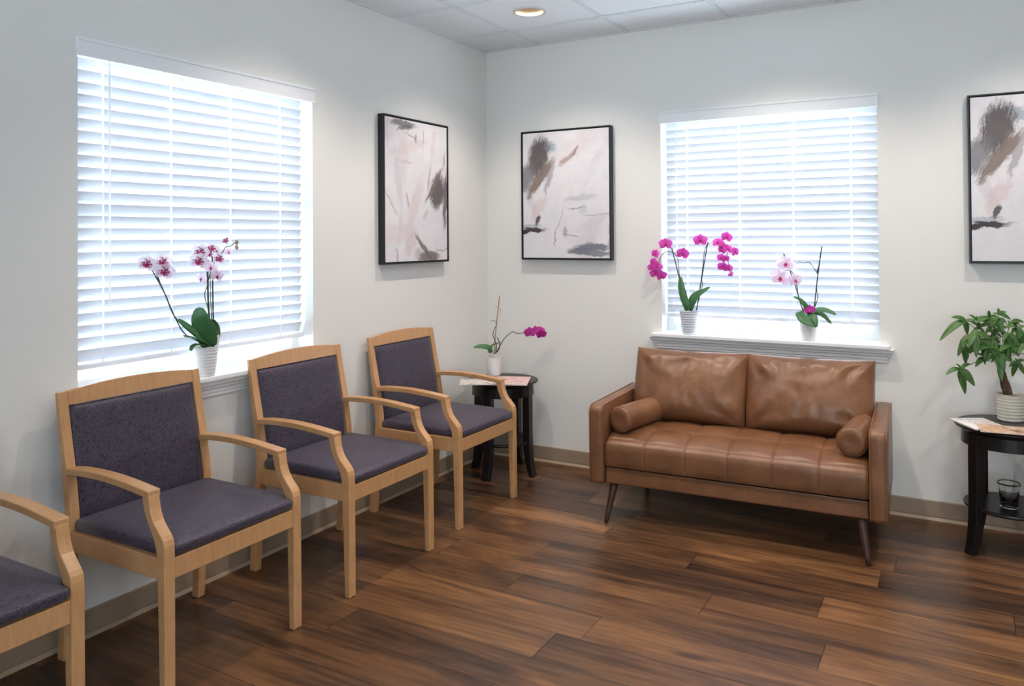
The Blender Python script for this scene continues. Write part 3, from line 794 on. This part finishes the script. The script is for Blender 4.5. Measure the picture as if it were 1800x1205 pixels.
# picture strokes: (x, y from the top, angle, half length, half width, colour, opacity)
print2 = [(.2, .6, 60, .08, .03, pk, .6), (.6, .15, 30, .15, .05, c3(226, 214, 216), .5),
  (.29, .13, 0, .06, .035, bl, .8), (.20, .20, 80, .105, .060, dk, .95), (.06, .36, 60, .085, .05, c3(120, 116, 122), .85),
  (.22, .37, 52, .13, .026, br, .92), (.33, .36, 72, .09, .016, c3(160, 154, 160), .7), (.54, .22, 38, .07, .016, c3(176, 150, 142), .8), (.62, .17, 55, .03, .005, c3(150, 110, 98), .7),
  (.10, .745, 0, .06, .016, bl, .6), (.08, .775, 4, .10, .013, c3(66, 54, 54), 1), (.19, .70, 70, .028, .012, c3(56, 62, 70), .9), (.13, .76, -12, .05, .006, c3(70, 64, 66), .9),
  (.68, .53, 4, .09, .016, c3(198, 198, 206), .7), (.70, .62, 70, .03, .02, c3(204, 204, 212), .7), (.62, .61, 5, .05, .003, c3(130, 126, 136), .7), (.85, .66, 8, .09, .0025, c3(150, 146, 156), .6),
  (.5, .79, 80, .035, .014, c3(176, 160, 162), .7), (.57, .81, -8, .045, .003, c3(140, 110, 108), .7), (.385, .83, 84, .055, .0025, c3(158, 108, 96), .8), (.44, .70, 70, .10, .002, c3(160, 140, 140), .7),
  (.80, .905, 0, .10, .022, c3(118, 122, 134), .95), (.66, .93, 0, .065, .020, c3(120, 124, 136), .95), (.78, .95, -3, .13, .014, c3(126, 130, 140), .9), (.98, .83, 88, .08, .008, c3(200, 190, 196), .8)]
print1 = [(.5, .55, 70, .12, .03, c3(230, 214, 214), .6), (.4, .85, 60, .07, .035, pk, .6), (.75, .15, 80, .1, .015, pk, .4),
  (.28, .045, 0, .10, .018, c3(122, 116, 120), .9), (.30, .075, 10, .06, .010, c3(80, 74, 78), .7), (.05, .1, 88, .09, .008, pk, .8), (.48, .135, 80, .022, .011, c3(160, 138, 132), .8), (.40, .12, -10, .05, .003, c3(120, 100, 96), .7),
  (.59, .13, 86, .06, .002, c3(172, 120, 108), .7), (.30, .30, -3, .07, .008, c3(214, 206, 212), .8),
  (.68, .40, 80, .07, .010, c3(176, 164, 160), .6), (.82, .49, 70, .09, .06, c3(88, 82, 84), .95), (.76, .45, 50, .11, .014, br, .9), (.95, .55, 86, .14, .020, c3(104, 90, 86), .9), (.93, .27, 80, .05, .005, c3(184, 148, 136), .7),
  (.10, .59, -52, .07, .003, c3(184, 104, 84), .8), (.35, .57, -70, .04, .010, c3(196, 176, 176), .7), (.62, .66, 60, .03, .014, c3(204, 194, 200), .6),
  (.60, .90, -45, .10, .014, c3(112, 100, 96), .85), (.68, .96, 0, .09, .028, c3(118, 104, 98), .9), (.50, .93, 0, .03, .03, c3(170, 164, 170), .5), (.92, .91, 4, .08, .0035, c3(176, 132, 118), .8), (.2, .97, -70, .05, .01, c3(196, 170, 172), .7)]
PW_, PH_ = .6306, .8353
PZ0 = 1.3075
def picture(name, mp, a0, mat, label, w=PW_, flip=False):
    """mp(a,d,z): d distance out from the wall into the room"""
    o = empty(name, mp(a0+w/2, 0, PZ0)); lo = V(o.location); tag(o, label, 'picture', 'framed abstract paintings')
    rel = lambda a, d, z: V(mp(a, d, z))-lo
    D_ = .044; e = .0075; bm = BM(); a1 = a0+w; z0, z1 = PZ0, PZ0+PH_
    for q in ((a0, a0+e, z0, z1), (a1-e, a1, z0, z1), (a0+e, a1-e, z0, z0+e), (a0+e, a1-e, z1-e, z1)):
        mbox(bm, rel, q[0], q[1], .001, D_, q[2], q[3])
    obj('frame', bm, M['frame'], o, bevel=.0008)
    g_ = e+.0055
    bm = BM(); mbox(bm, rel, a0+e, a1-e, .001, .012, z0+e, z1-e); obj('backing', bm, M['frame'], o)
    bm = BM(); mbox(bm, rel, a0+g_, a1-g_, .012, D_-.004, z0+g_, z1-g_)
    uvl = bm.loops.layers.uv.new('UVMap')
    for f in bm.faces:
        for l in f.loops:
            p = l.vert.co+lo; ac = (p-V(mp(a0, 0, z0))).dot((V(mp(a0+1, 0, z0))-V(mp(a0, 0, z0))))/w
            l[uvl].uv = ((1-ac) if flip else ac, (p.z-z0)/PH_)
    obj('canvas', bm, mat, o, bevel=.0)
    return o
mA = paint_mat('abstract_print_a', PW_, PH_, BGS, print1, 3.1)
mBm = paint_mat('abstract_print_b', PW_, PH_, BGS, print2, 7.7)
picture('framed_picture', lambda a, d, z: (d, -a, z), .5327, mA, 'framed abstract painting on the left wall, above the farthest armchair', flip=True)
picture('framed_picture', lambda a, d, z: (a, -d, z), .2867, mBm, 'framed abstract painting on the back wall, between corner and window')
picture('framed_picture', lambda a, d, z: (a, -d, z), 2.822, mBm, 'framed abstract painting at the right edge, above the leafy plant')

# ------------------------------------------------------------------ plants
def petal(bm, ang, L, W, cup, base, off=0.0):
    nl, nw = 7, 4; rows = []
    ca, sa = math.cos(ang), math.sin(ang)
    for j in range(nl+1):
        t_ = j/nl; r = L*t_
        wd = W*(math.sin(PI*min(1, (t_*.93+.06)**(base)))**.75)
        row = []
        for i in range(nw+1):
            s_ = -1+2*i/nw
            x, z = r, s_*wd/2; y = off-cup*L*(t_**2)*.6+cup*L*.25*s_*s_*t_+.03*L*math.sin(s_*5+t_*6)
            row.append(bm.verts.new((x*ca-z*sa, y, x*sa+z*ca)))
        rows.append(row)
    for j in range(nl):
        for i in range(nw): bm.faces.new((rows[j][i], rows[j][i+1], rows[j+1][i+1], rows[j+1][i]))
def flower(parent, P, size, nrm, mat, lipmat, roll=0, lo=V((0, 0, 0))):
    bm = BM(); s = size*.58; D = math.radians
    for a_ in (90, 212, 328): petal(bm, D(a_), s*1.0, s*.78, .15, 1.0, -.0015)
    for a_ in (14, 166): petal(bm, D(a_), s*1.10, s*1.30, .16, .85, .0015)
    o = obj('flower', bm, mat, parent, smooth=True)
    q = nrm.normalized().to_track_quat('Y', 'Z'); o.rotation_mode = 'QUATERNION'
    from mathutils import Quaternion
    o.rotation_quaternion = q @ Quaternion((0, 1, 0), roll); o.location = P-lo
    bm = BM()
    for a_, L_, W_ in ((270, .46, .26), (225, .30, .2), (315, .30, .2)): petal(bm, D(a_), s*L_, s*W_, -.9, 1.0, s*.10)
    bmesh.ops.create_uvsphere(bm, u_segments=8, v_segments=6, radius=s*.12, matrix=Matrix.Translation((0, s*.12, s*.02)))
    obj('lip', bm, lipmat, o, smooth=True)
    return o
def strap_leaf(parent, pts, width, lo, face, fold=.25, mat=None):
    """pts world path base->tip ; face: approx normal"""
    p = spline(pts, 6); N = len(p); bm = BM(); rows = []
    for i, q in enumerate(p):
        t_ = i/(N-1); d = (p[min(i+1, N-1)]-p[max(i-1, 0)]).normalized()
        s_ = d.cross(face).normalized(); nn = s_.cross(d).normalized()
        w = width*(math.sin(PI*(.12+.86*t_)**.9))**.6*(1 if t_ < .98 else .35)/2
        rows.append([bm.verts.new(q-lo+s_*w*k+nn*(abs(k)*w*fold)) for k in (-1, -.6, -.2, 0, .2, .6, 1)])
    for a_, b_ in zip(rows, rows[1:]):
        for k in range(6): bm.faces.new((a_[k], a_[k+1], b_[k+1], b_[k]))
    return obj('leaf', bm, mat or M['orc_leaf'], parent, smooth=True, solid=.002)
def pot(parent, rt, rb, h, mat, style='ribs', n_r=9):
    prof_ = [(0, 0), (rb*.94, 0), (rb, .003)]
    N = n_r*4
    for i in range(N+1):
        t_ = i/N; r = rb+(rt-rb)*t_
        prof_.append((r+(.0011*math.sin(2*PI*i/4+.5) if style == 'ribs' and .06 < t_ < .93 else 0), .004+(h-.006)*t_))
    prof_ += [(rt+.0012, h-.003), (rt+.0005, h), (rt-.003, h), (rt-.005, h-.01), (rt-.007, h-.022)]
    bm = BM(); n = 72
    if style == 'flutes':
        loops = [[(r*(1+.014*math.cos(24*2*PI*k/144)*(1 if .01 < z < h-.006 else 0))*math.cos(2*PI*k/144), r*(1+.014*math.cos(24*2*PI*k/144)*(1 if .01 < z < h-.006 else 0))*math.sin(2*PI*k/144), z) for k in range(144)] for r, z in prof_ if r > 0]
        loft(bm, loops, cap=False)
    elif style == 'waves':
        loops = [[((r+.0012*math.sin(z*900+2.2*math.sin(4*2*PI*k/n)))*math.cos(2*PI*k/n), (r+.0012*math.sin(z*900+2.2*math.sin(4*2*PI*k/n)))*math.sin(2*PI*k/n), z) for k in range(n)] for r, z in prof_ if r > 0]
        loft(bm, loops, cap=False)
    else: lathe(bm, prof_, n=n)
    o = obj('pot', bm, mat, parent, smooth=True)
    bm = BM(); rings = []
    for q in (1, .8, .6, .4, .2, .04):
        rings.append([((rt-.006)*q*math.cos(2*PI*k/24), (rt-.006)*q*math.sin(2*PI*k/24), h-.014+.008*mnoise.noise(V((q*40*math.cos(k), q*40*math.sin(k), h*9)))*(q < 1)) for k in range(24)])
    loft(bm, rings, cap=False); obj('potting_mix', bm, M['bark'], parent)
    return o
def line_part(name, parent, lo, pts, r, mat, n=7, taper=0.0):
    r *= 1.25
    bm = BM(); p = spline(pts, 7); tube(bm, [q-lo for q in p], (lambda t_: r*(1-taper*t_)), n); return obj(name, bm, mat, parent, smooth=True)
def px_path(base, lst):      # lst of (u,v,dd)
    return [atd(u, v, base, dd) for u, v, dd in lst]
tocam = lambda P: (CPOS-P).normalized()

def z_s(s, ox, oy, sc): return [(ox+a/sc, oy+b/sc, d) for a, b, d in s]

# --- orchid 1: corner table, magenta spray
PB1 = at(866, 660.5, 2, TH+.011); PB1 = V((PB1.x-.01, PB1.y+.035, TH+.011))
o = empty('potted_orchid', PB1); tag(o, 'magenta orchid with bamboo stake in white pot on the corner table', 'potted plant', 'potted orchids')
pot(o, .054, .041, .118, M['pot_w'], 'waves')
q1 = lambda a, b, d=0: atd(820+a/7.533, 510+b/7.533, PB1, d)
line_part('bamboo_stake', o, PB1, [q1(360, 850), q1(385, 560), q1(437, 75)], .0026, M['bamboo'])
line_part('stem', o, PB1, [q1(385, 840), q1(395, 740), q1(372, 650, -.005), q1(352, 600, -.01), q1(360, 540, -.01), q1(395, 460, -.004), q1(392, 420, .0), q1(360, 403, .01), q1(318, 403, .02)], .0024, M['twig'], taper=.5)
line_part('stem', o, PB1, [q1(380, 840), q1(440, 740, -.01), q1(500, 640, -.015), q1(575, 570, -.02), q1(630, 548, -.03), q1(660, 570, -.03), q1(755, 564, -.03), q1(870, 560, -.02), q1(960, 560, -.02)], .0022, M['twig'], taper=.3)
line_part('stem', o, PB1, [q1(375, 835), q1(425, 790, .01), q1(438, 720, .01), q1(425, 660, .01), q1(408, 622, .01)], .0022, M['twig'])
line_part('stem', o, PB1, [q1(370, 835), q1(400, 710, .02), q1(445, 690, .03), q1(472, 697, .03)], .0015, M['petiole'])
line_part('tendril', o, PB1, [q1(372, 222), q1(415, 215), q1(440, 240), q1(452, 275), q1(438, 310)], .0009, M['bamboo'])
strap_leaf(o, [q1(325, 825), q1(290, 760, -.01), q1(190, 745, -.02), q1(92, 755, -.03)], .036, PB1, V((.35, -.75, .65)))
strap_leaf(o, [q1(335, 820), q1(330, 750, .03), q1(400, 705, .06), q1(440, 695, .08)], .032, PB1, V((-.3, -.8, .4)))
vr = lambda P, y, u: (tocam(P)+R*y+U*u).normalized()
for a, b, sz, yaw, up, d in ((838, 560, .056, -.15, -.1, -.03), (925, 520, .042, .9, .4, -.01), (968, 535, .050, .1, .3, -.015), (992, 585, .050, .25, -.4, -.035)):
    P = q1(a, b, d); flower(o, P, sz*1.12, vr(P, yaw, up), M['mag_fl'], M['lip'], (a % 7-3)*.06, PB1)

# --- orchid 2: left window, spotted white blooms
PB2 = V((.018, -2.338, WZ0))
o = empty('potted_orchid', PB2); tag(o, 'white and purple speckled orchid in a white pot on the left window sill', 'potted plant', 'potted orchids')
pot(o, .056, .041, .125, M['pot_w'], 'ribs')
q2 = lambda a, b, d=0: at(230+a/5.475, 400+b/5.475, 0, PB2.x+.010-d*.7)
line_part('stake', o, PB2, [q2(770, 1140), q2(745, 700), q2(738, 330)], .0034, M['stake'])
line_part('stake', o, PB2, [q2(800, 1135, .01), q2(790, 700, .01), q2(783, 275, .01)], .0026, M['stake'])
line_part('stem', o, PB2, [q2(770, 1140, -.01), q2(745, 800, -.01), q2(710, 650, -.01), q2(735, 560, -.01), q2(765, 430, 0), q2(775, 380, 0)], .0018, M['petiole'])
line_part('stem', o, PB2, [q2(790, 1140, .02), q2(770, 700, .02), q2(766, 430, .02), q2(800, 340, .0), q2(835, 268, 0), q2(880, 240, -.01), q2(910, 190, -.01), q2(960, 175, -.01), q2(1010, 140, -.01)], .0017, M['petiole'])
line_part('stem', o, PB2, [q2(740, 1130, 0), q2(530, 1030, 0), q2(430, 870, 0), q2(350, 690, 0), q2(265, 490, 0), q2(235, 400, 0), q2(250, 350, 0)], .0020, M['stake'])
line_part('stake', o, PB2, [q2(730, 1135, .01), q2(440, 880, .005), q2(330, 640, .005), q2(195, 390, .005)], .0021, M['stake'])
strap_leaf(o, [q2(760, 1140, -.02), q2(720, 1010, -.03), q2(670, 880, -.035), q2(660, 765, -.03)], .086, PB2, V((.75, -.75, .1)), .10)
strap_leaf(o, [q2(770, 1140, .02), q2(800, 1040, .03), q2(805, 960, .035), q2(780, 880, .03)], .050, PB2, V((.8, -.7, .1)), .1)
strap_leaf(o, [q2(745, 1135, -.02), q2(650, 1050, -.035), q2(540, 960, -.04), q2(445, 885, -.04)], .052, PB2, V((.45, -.35, .8)), .3)
strap_leaf(o, [q2(735, 1140, -.03), q2(640, 1090, -.05), q2(570, 1060, -.06), q2(510, 1045, -.07)], .048, PB2, V((.2, -.6, .75)), .3)
strap_leaf(o, [q2(730, 1145, -.03), q2(650, 1125, -.055), q2(590, 1150, -.07), q2(580, 1185, -.075)], .024, PB2, V((.2, -.4, .85)), .3)
for a, b, sz, yaw, up in ((155, 350, .062, -.3, 0), (310, 335, .060, .1, .1), (325, 425, .066, .2, -.2), (670, 235, .060, -.2, 0), (655, 325, .066, -.1, -.1), (775, 200, .042, .5, .5), (755, 255, .034, -.8, .3),
                          (850, 300, .048, .6, 0), (680, 490, .052, -.9, -.3), (830, 465, .052, .7, -.4), (770, 385, .048, .2, .2), (910, 125, .034, -.9, .5), (940, 235, .036, .9, .1), (820, 215, .042, .8, .2)):
    P = q2(a, b, -.012-.01*((a//10) % 3)); flower(o, P, sz*1.0, vr(P, yaw, up), M['spot_fl'] if (a, b) not in ((680, 490), (830, 465), (940, 235), (770, 385), (820, 215)) else M['pale_fl'], M['lip'], (a % 5-2)*.1, PB2)
bm = BM(); tg = q2(828, 1075, -.02)-PB2; box(bm, tg.x-.0006, tg.x+.0006, tg.y-.013, tg.y+.013, tg.z-.05, tg.z+.018); obj('plant_tag', bm, M['paper'], o, bevel=.0004)
for a, b in ((1018, 140), (1018, 190)):
    bm = BM(); bmesh.ops.create_uvsphere(bm, u_segments=12, v_segments=8, radius=.0085, matrix=Matrix.Translation(q2(a, b, -.01)-PB2)@Matrix.Diagonal((1, 1, 1.3, 1))); obj('bud', bm, M['bud'], o, smooth=True)

# --- orchid 3: back window left, bright pink arcs
PB3 = V((1.392, -.012, WZ0))
o = empty('potted_orchid', PB3); tag(o, 'bright pink two stemmed orchid in pale pot at left of the back window sill', 'potted plant', 'potted orchids')
pot(o, .058, .040, .135, M['pot_b'], 'ribs')
q3 = lambda a, b, d=0: at(1120+a/5.241, 380+b/5.241, 1, PB3.y-.008+d*.75)
line_part('stake', o, PB3, [q3(440, 865), q3(385, 560), q3(318, 290)], .0026, M['stake'])
line_part('stem', o, PB3, [q3(450, 860), q3(400, 640, -.005), q3(385, 500, -.01), q3(372, 390, -.01), q3(330, 335, -.02), q3(285, 320, -.03), q3(235, 350, -.04), q3(205, 410, -.04), q3(210, 490, -.04), q3(238, 540, -.04)], .0020, M['stem'], taper=.4)
line_part('stake', o, PB3, [q3(548, 865), q3(600, 540), q3(652, 232)], .0026, M['stake'])
line_part('stem', o, PB3, [q3(500, 860), q3(560, 740, .0), q3(598, 520, -.005), q3(618, 340, -.01), q3(645, 262, -.01), q3(700, 236, -.02), q3(765, 236, -.03), q3(800, 290, -.035), q3(830, 330, -.04), q3(828, 380, -.04), q3(840, 425, -.04), q3(836, 490, -.04)], .0020, M['stem'], taper=.4)
line_part('stem', o, PB3, [q3(590, 560, -.006), q3(600, 640, -.004), q3(560, 800, 0), q3(545, 860, 0)], .0016, M['stem'])
strap_leaf(o, [q3(470, 865), q3(430, 760, -.02), q3(405, 650, -.025), q3(398, 555, -.02)], .046, PB3, V((.55, -.8, .15)), .25)
strap_leaf(o, [q3(490, 865, -.01), q3(500, 790, -.02), q3(530, 730, -.02), q3(640, 665, -.02)], .042, PB3, V((-.2, -.85, .4)), .25)
strap_leaf(o, [q3(490, 868, -.015), q3(520, 780, -.03), q3(580, 710, -.04), q3(672, 652, -.05)], .038, PB3, V((.1, -.8, .6)), .25)
strap_leaf(o, [q3(495, 868, -.02), q3(470, 820, -.045), q3(455, 790, -.05), q3(440, 770, -.055)], .026, PB3, V((.2, -.9, .3)), .2)
for a, b, sz, yaw, up in ((262, 256, .072, 0, 0), (420, 345, .072, .35, -.1), (165, 345, .056, -1.1, .3), (150, 425, .056, -1.3, .2), (132, 472, .050, -.6, .1), (185, 465, .058, -.2, 0), (168, 525, .062, .1, -.2), (228, 550, .062, .5, -.4),
                          (582, 222, .074, -.1, 0), (825, 192, .062, .4, .1), (745, 245, .062, -.3, .5), (790, 280, .050, -.9, .2), (835, 300, .056, .4, .3), (780, 312, .046, -.6, -.2), (903, 328, .056, .9, .1), (775, 385, .052, -.5, 0), (818, 392, .044, .5, -.1), (790, 468, .060, -.2, -.3), (845, 480, .050, .6, -.3), (862, 535, .040, .9, -.6)):
    P = q3(a, b, -.045-.006*((a//7) % 3)); flower(o, P, sz*.92, vr(P, yaw, up), M['pk_fl'], M['lip'], (a % 5-2)*.12, PB3)

# --- orchid 4: back window right, pale blooms
PB4 = V((2.056, -.004, WZ0))
o = empty('potted_orchid', PB4); tag(o, 'pale lilac orchid with drooping leaves in fluted white pot at right of back sill', 'potted plant', 'potted orchids')
pot(o, .052, .036, .122, M['pot_w'], 'flutes')
q4 = lambda a, b, d=0: at(1340+a/4.819, 400+b/4.819, 1, PB4.y-.008+d*.75)
line_part('stake', o, PB4, [q4(440, 690), q4(468, 420), q4(504, 160)], .0026, M['stake'])
line_part('stem', o, PB4, [q4(435, 700), q4(470, 590, -.005), q4(460, 520, -.005), q4(468, 400, -.005), q4(462, 380, -.005), q4(405, 300, -.01), q4(380, 293, -.01), q4(345, 298, -.015), q4(315, 292, -.02), q4(290, 303, -.02), q4(272, 293, -.02)], .0019, M['stem'], taper=.35)
line_part('stem', o, PB4, [q4(462, 380, .005), q4(485, 300, .005), q4(490, 235, .005)], .0024, M['stem'])
line_part('stake', o, PB4, [q4(345, 710), q4(275, 480), q4(180, 218)], .0024, M['stake'])
line_part('stem', o, PB4, [q4(352, 712, -.005), q4(310, 600, -.01), q4(292, 490, -.015), q4(262, 392, -.02), q4(225, 362, -.02), q4(195, 365, -.02)], .0018, M['stem'])
strap_leaf(o, [q4(395, 735), q4(370, 670, -.03), q4(320, 612, -.05), q4(262, 585, -.07)], .026, PB4, V((-.1, -.7, .7)), .3)
strap_leaf(o, [q4(385, 735, -.01), q4(430, 745, -.045), q4(450, 790, -.07), q4(468, 838, -.08)], .032, PB4, V((.1, -.85, .5)), .2)
strap_leaf(o, [q4(310, 712, -.055), q4(340, 765, -.065), q4(400, 800, -.07), q4(466, 838, -.075)], .056, PB4, V((.25, -.85, .5)), .15)
strap_leaf(o, [q4(400, 730, -.01), q4(470, 700, -.03), q4(550, 705, -.05), q4(625, 738, -.06)], .036, PB4, V((0, -.65, .75)), .3)
strap_leaf(o, [q4(420, 735, 0), q4(490, 728, .0), q4(540, 765, .0), q4(588, 816, .0)], .026, PB4, V((0, -.75, .65)), .3)
for a, b, sz, yaw, up, d in ((200, 305, .096, -.1, 0, -.05), (155, 425, .104, -.2, -.1, -.055), (278, 445, .074, .5, -.1, -.06)):
    P = q4(a, b, d); flower(o, P, sz*.92, vr(P, yaw, up), M['pale_fl'], M['lip_pk'], (a % 5-2)*.1, PB4)
P = q4(400, 695, -.03); flower(o, P, .052, vr(P, 0, .2), M['mag_fl'], M['lip_pk'], 0, PB4)

# --- money tree on the right table
PT = at(1775, 741, 2, TH); PT = V((PT.x+.005, PT.y+.045, TH))
PT.z = TH
o = empty('potted_money_tree', PT); tag(o, 'leafy green money tree with braided trunk in cream grey pot', 'potted plant')
pot(o, .0585, .0545, .125, M['pot_g'], 'ribs', 8)
q5 = lambda a, b, d=0: atd(1640+a/5.238, 530+b/5.238, PT, d)
for k in range(4):
    pts = []
    for i in range(15):
        t_ = i/14; c_ = q5(690-85*t_, 850-290*t_); an = k*PI/2+t_*PI*1.25; rr = .013*(1-.35*t_)
        pts.append(c_+R*math.cos(an)*rr+F*math.sin(an)*rr)
    bm = BM(); tube(bm, [p-PT for p in pts], lambda t_: .0105-.0045*t_, 10); obj('trunk', bm, M['trunk'], o, smooth=True)
def compound_leaf(hub, dirs, start, wfac=.36, mat=None):
    """hub world; dirs: list of (tip world); start: where the petiole leaves the trunk"""
    mid = start.lerp(hub, .5)+V((0, 0, .02)); line_part('petiole', o, PT, [start, mid, hub], .0014, M['petiole'])
    bm = BM()
    for tip in dirs:
        L_ = (tip-hub).length; d0 = (tip-hub).normalized(); face = (V((0, 0, .8))+tocam(hub)*.9+R*random.uniform(-.5, .5)).normalized()
        p = spline([hub, hub.lerp(tip, .35)+V((0, 0, .10*L_)), hub.lerp(tip, .7)+V((0, 0, .08*L_)), tip], 4); N = len(p); rows = []
        for i, q in enumerate(p):
            t_ = i/(N-1); d = (p[min(i+1, N-1)]-p[max(i-1, 0)]).normalized(); s_ = d.cross(face)
            if s_.length < .05: s_ = d.cross(R)
            s_.normalize(); nn = s_.cross(d)
            w = min(L_*wfac, .034)*(max(0, math.sin(PI*t_**.72)))**.9/2+.0007
            rows.append([bm.verts.new(q-PT+s_*w*k+nn*(abs(k)*w*.35+.05*w*math.sin(7*t_+k*2))) for k in (-1, -.5, 0, .5, 1)])
        for a_, b_ in zip(rows, rows[1:]):
            for k in range(4): bm.faces.new((a_[k], a_[k+1], b_[k+1], b_[k]))
    return obj('leaf', bm, mat or M['tree_leaf'], o, smooth=True, solid=.0006)
top = q5(605, 560)
HB = [((250, 622, -.05), [(120, 672), (212, 575), (298, 852), (384, 778), (345, 572)]),
      ((303, 180, -.03), [(168, 145), (62, 360), (390, 175), (318, 308), (415, 225)]),
      ((345, 305, -.06), [(262, 395), (228, 500), (270, 420), (420, 260), (410, 340)]),
      ((285, 400, -.02), [(232, 500), (300, 580), (325, 520), (350, 380)]),
      ((385, 300, -.09), [(342, 482), (400, 515), (460, 380), (520, 330), (330, 420)]),
      ((400, 175, .02), [(505, 195), (400, 130), (490, 140), (330, 120), (430, 260)]),
      ((520, 150, .0), [(515, 80), (590, 130), (545, 245), (480, 215), (400, 200), (590, 190)]),
      ((603, 118, -.01), [(603, 58), (680, 98), (548, 108), (715, 165)]),
      ((620, 150, -.05), [(635, 270), (680, 210), (590, 220), (550, 170)]),
      ((720, 190, .02), [(838, 190), (780, 250), (690, 250), (680, 180), (800, 215)]),
      ((770, 245, -.03), [(838, 285), (720, 300), (860, 230), (800, 350), (700, 240)]),
      ((690, 290, -.05), [(640, 380), (745, 480), (790, 390), (640, 310), (690, 410)]),
      ((600, 480, -.07), [(635, 738), (470, 560), (540, 560), (700, 550), (560, 470), (660, 640)]),
      ((640, 430, -.02), [(690, 400), (720, 560), (580, 560), (610, 400), (660, 560)]),
      ((470, 520, -.04), [(390, 600), (400, 480), (480, 580), (530, 440)]),
      ((470, 440, -.01), [(390, 420), (450, 500), (530, 380), (500, 340)]),
      ((560, 300, .03), [(480, 260), (560, 400), (640, 330), (520, 380), (600, 250)]),
      ((540, 350, -.03), [(440, 320), (520, 460), (600, 440), (610, 330), (470, 400)]),
      ((780, 560, -.02), [(730, 690), (755, 520), (838, 665), (850, 540), (700, 600)]),
      ((900, 330, 0), [(1000, 400), (860, 440), (980, 280), (900, 230)]),
      ((880, 480, .03), [(980, 560), (860, 600), (960, 450), (830, 420)]),
      ((960, 250, .02), [(1060, 300), (1000, 180), (900, 180), (980, 350)]),
      ((620, 260, .07), [(560, 200), (700, 230), (660, 340), (560, 300), (620, 180)]),
      ((740, 380, .06), [(680, 330), (820, 400), (760, 480), (700, 450)]),
      ((430, 240, .06), [(360, 200), (350, 300), (480, 320), (500, 220)]),
      ((560, 420, .05), [(470, 400), (540, 520), (640, 500), (620, 360)])]
rt_ = random.Random(12)
for k in range(13):
    an = rt_.uniform(0, 2*PI); q_ = rt_.uniform(.35, 1); hx, hy = 620+270*q_*math.cos(an), 330+165*q_*math.sin(an); L_ = rt_.uniform(95, 135)
    HB.append(((hx, hy, rt_.uniform(-.08, .08)), [(hx+L_*math.cos(b_+an)*(1 if j_ else .7), hy+L_*.8*math.sin(b_+an)+28) for j_, b_ in enumerate((-1.9, -1.0, 0, .95, 1.9))]))
for hub, tips in HB:
    hp = q5(*hub); compound_leaf(hp, [q5(a, b, hub[2]+random.uniform(-.025, .02)) for a, b in tips], top+V((random.uniform(-.01, .01), random.uniform(-.01, .01), random.uniform(-.02, .03))))

# ------------------------------------------------------------------ daylight
w = bpy.data.worlds.new('sky'); bpy.context.scene.world = w; w.use_nodes = True
bg = w.node_tree.nodes['Background']; bg.inputs[0].default_value = (.77, .89, 1.0, 1); bg.inputs[1].default_value = 6
wt = w.node_tree; tc = wt.nodes.new('ShaderNodeTexCoord'); sx_ = wt.nodes.new('ShaderNodeSeparateXYZ'); wt.links.new(tc.outputs['Generated'], sx_.inputs[0])
wm = wt.nodes.new('ShaderNodeMapRange'); wm.inputs[1].default_value = -.04; wm.inputs[2].default_value = .04; wm.inputs[3].default_value = 11; wm.inputs[4].default_value = 6.5
wt.links.new(sx_.outputs[2], wm.inputs[0]); wt.links.new(wm.outputs[0], bg.inputs[1])
def portal(loc, rot, sx, sy):
    ld = bpy.data.lights.new('portal', 'AREA'); ld.shape = 'RECTANGLE'; ld.size = sx; ld.size_y = sy; ld.cycles.is_portal = True
    po = bpy.data.objects.new('portal', ld); C.objects.link(po); po.location = loc; po.rotation_euler = rot
portal((-WT-.01, -(L0+L1)/2, (WZ0+WZ1)/2), (0, -PI/2, 0), WZ1-WZ0, L1-L0)
portal(((B0+B1)/2, WT+.01, (WZ0+WZ1)/2), (-PI/2, 0, 0), B1-B0, WZ1-WZ0)
portal((3.7, YF-WT-.01, 1.6), (PI/2, 0, 0), 2.6, 1.4)

sc = bpy.context.scene
sc.view_settings.view_transform = 'Standard'; sc.view_settings.look = 'None'; sc.view_settings.gamma = 1
sc.view_settings.use_curve_mapping = False
sc.view_settings.exposure = 0.50
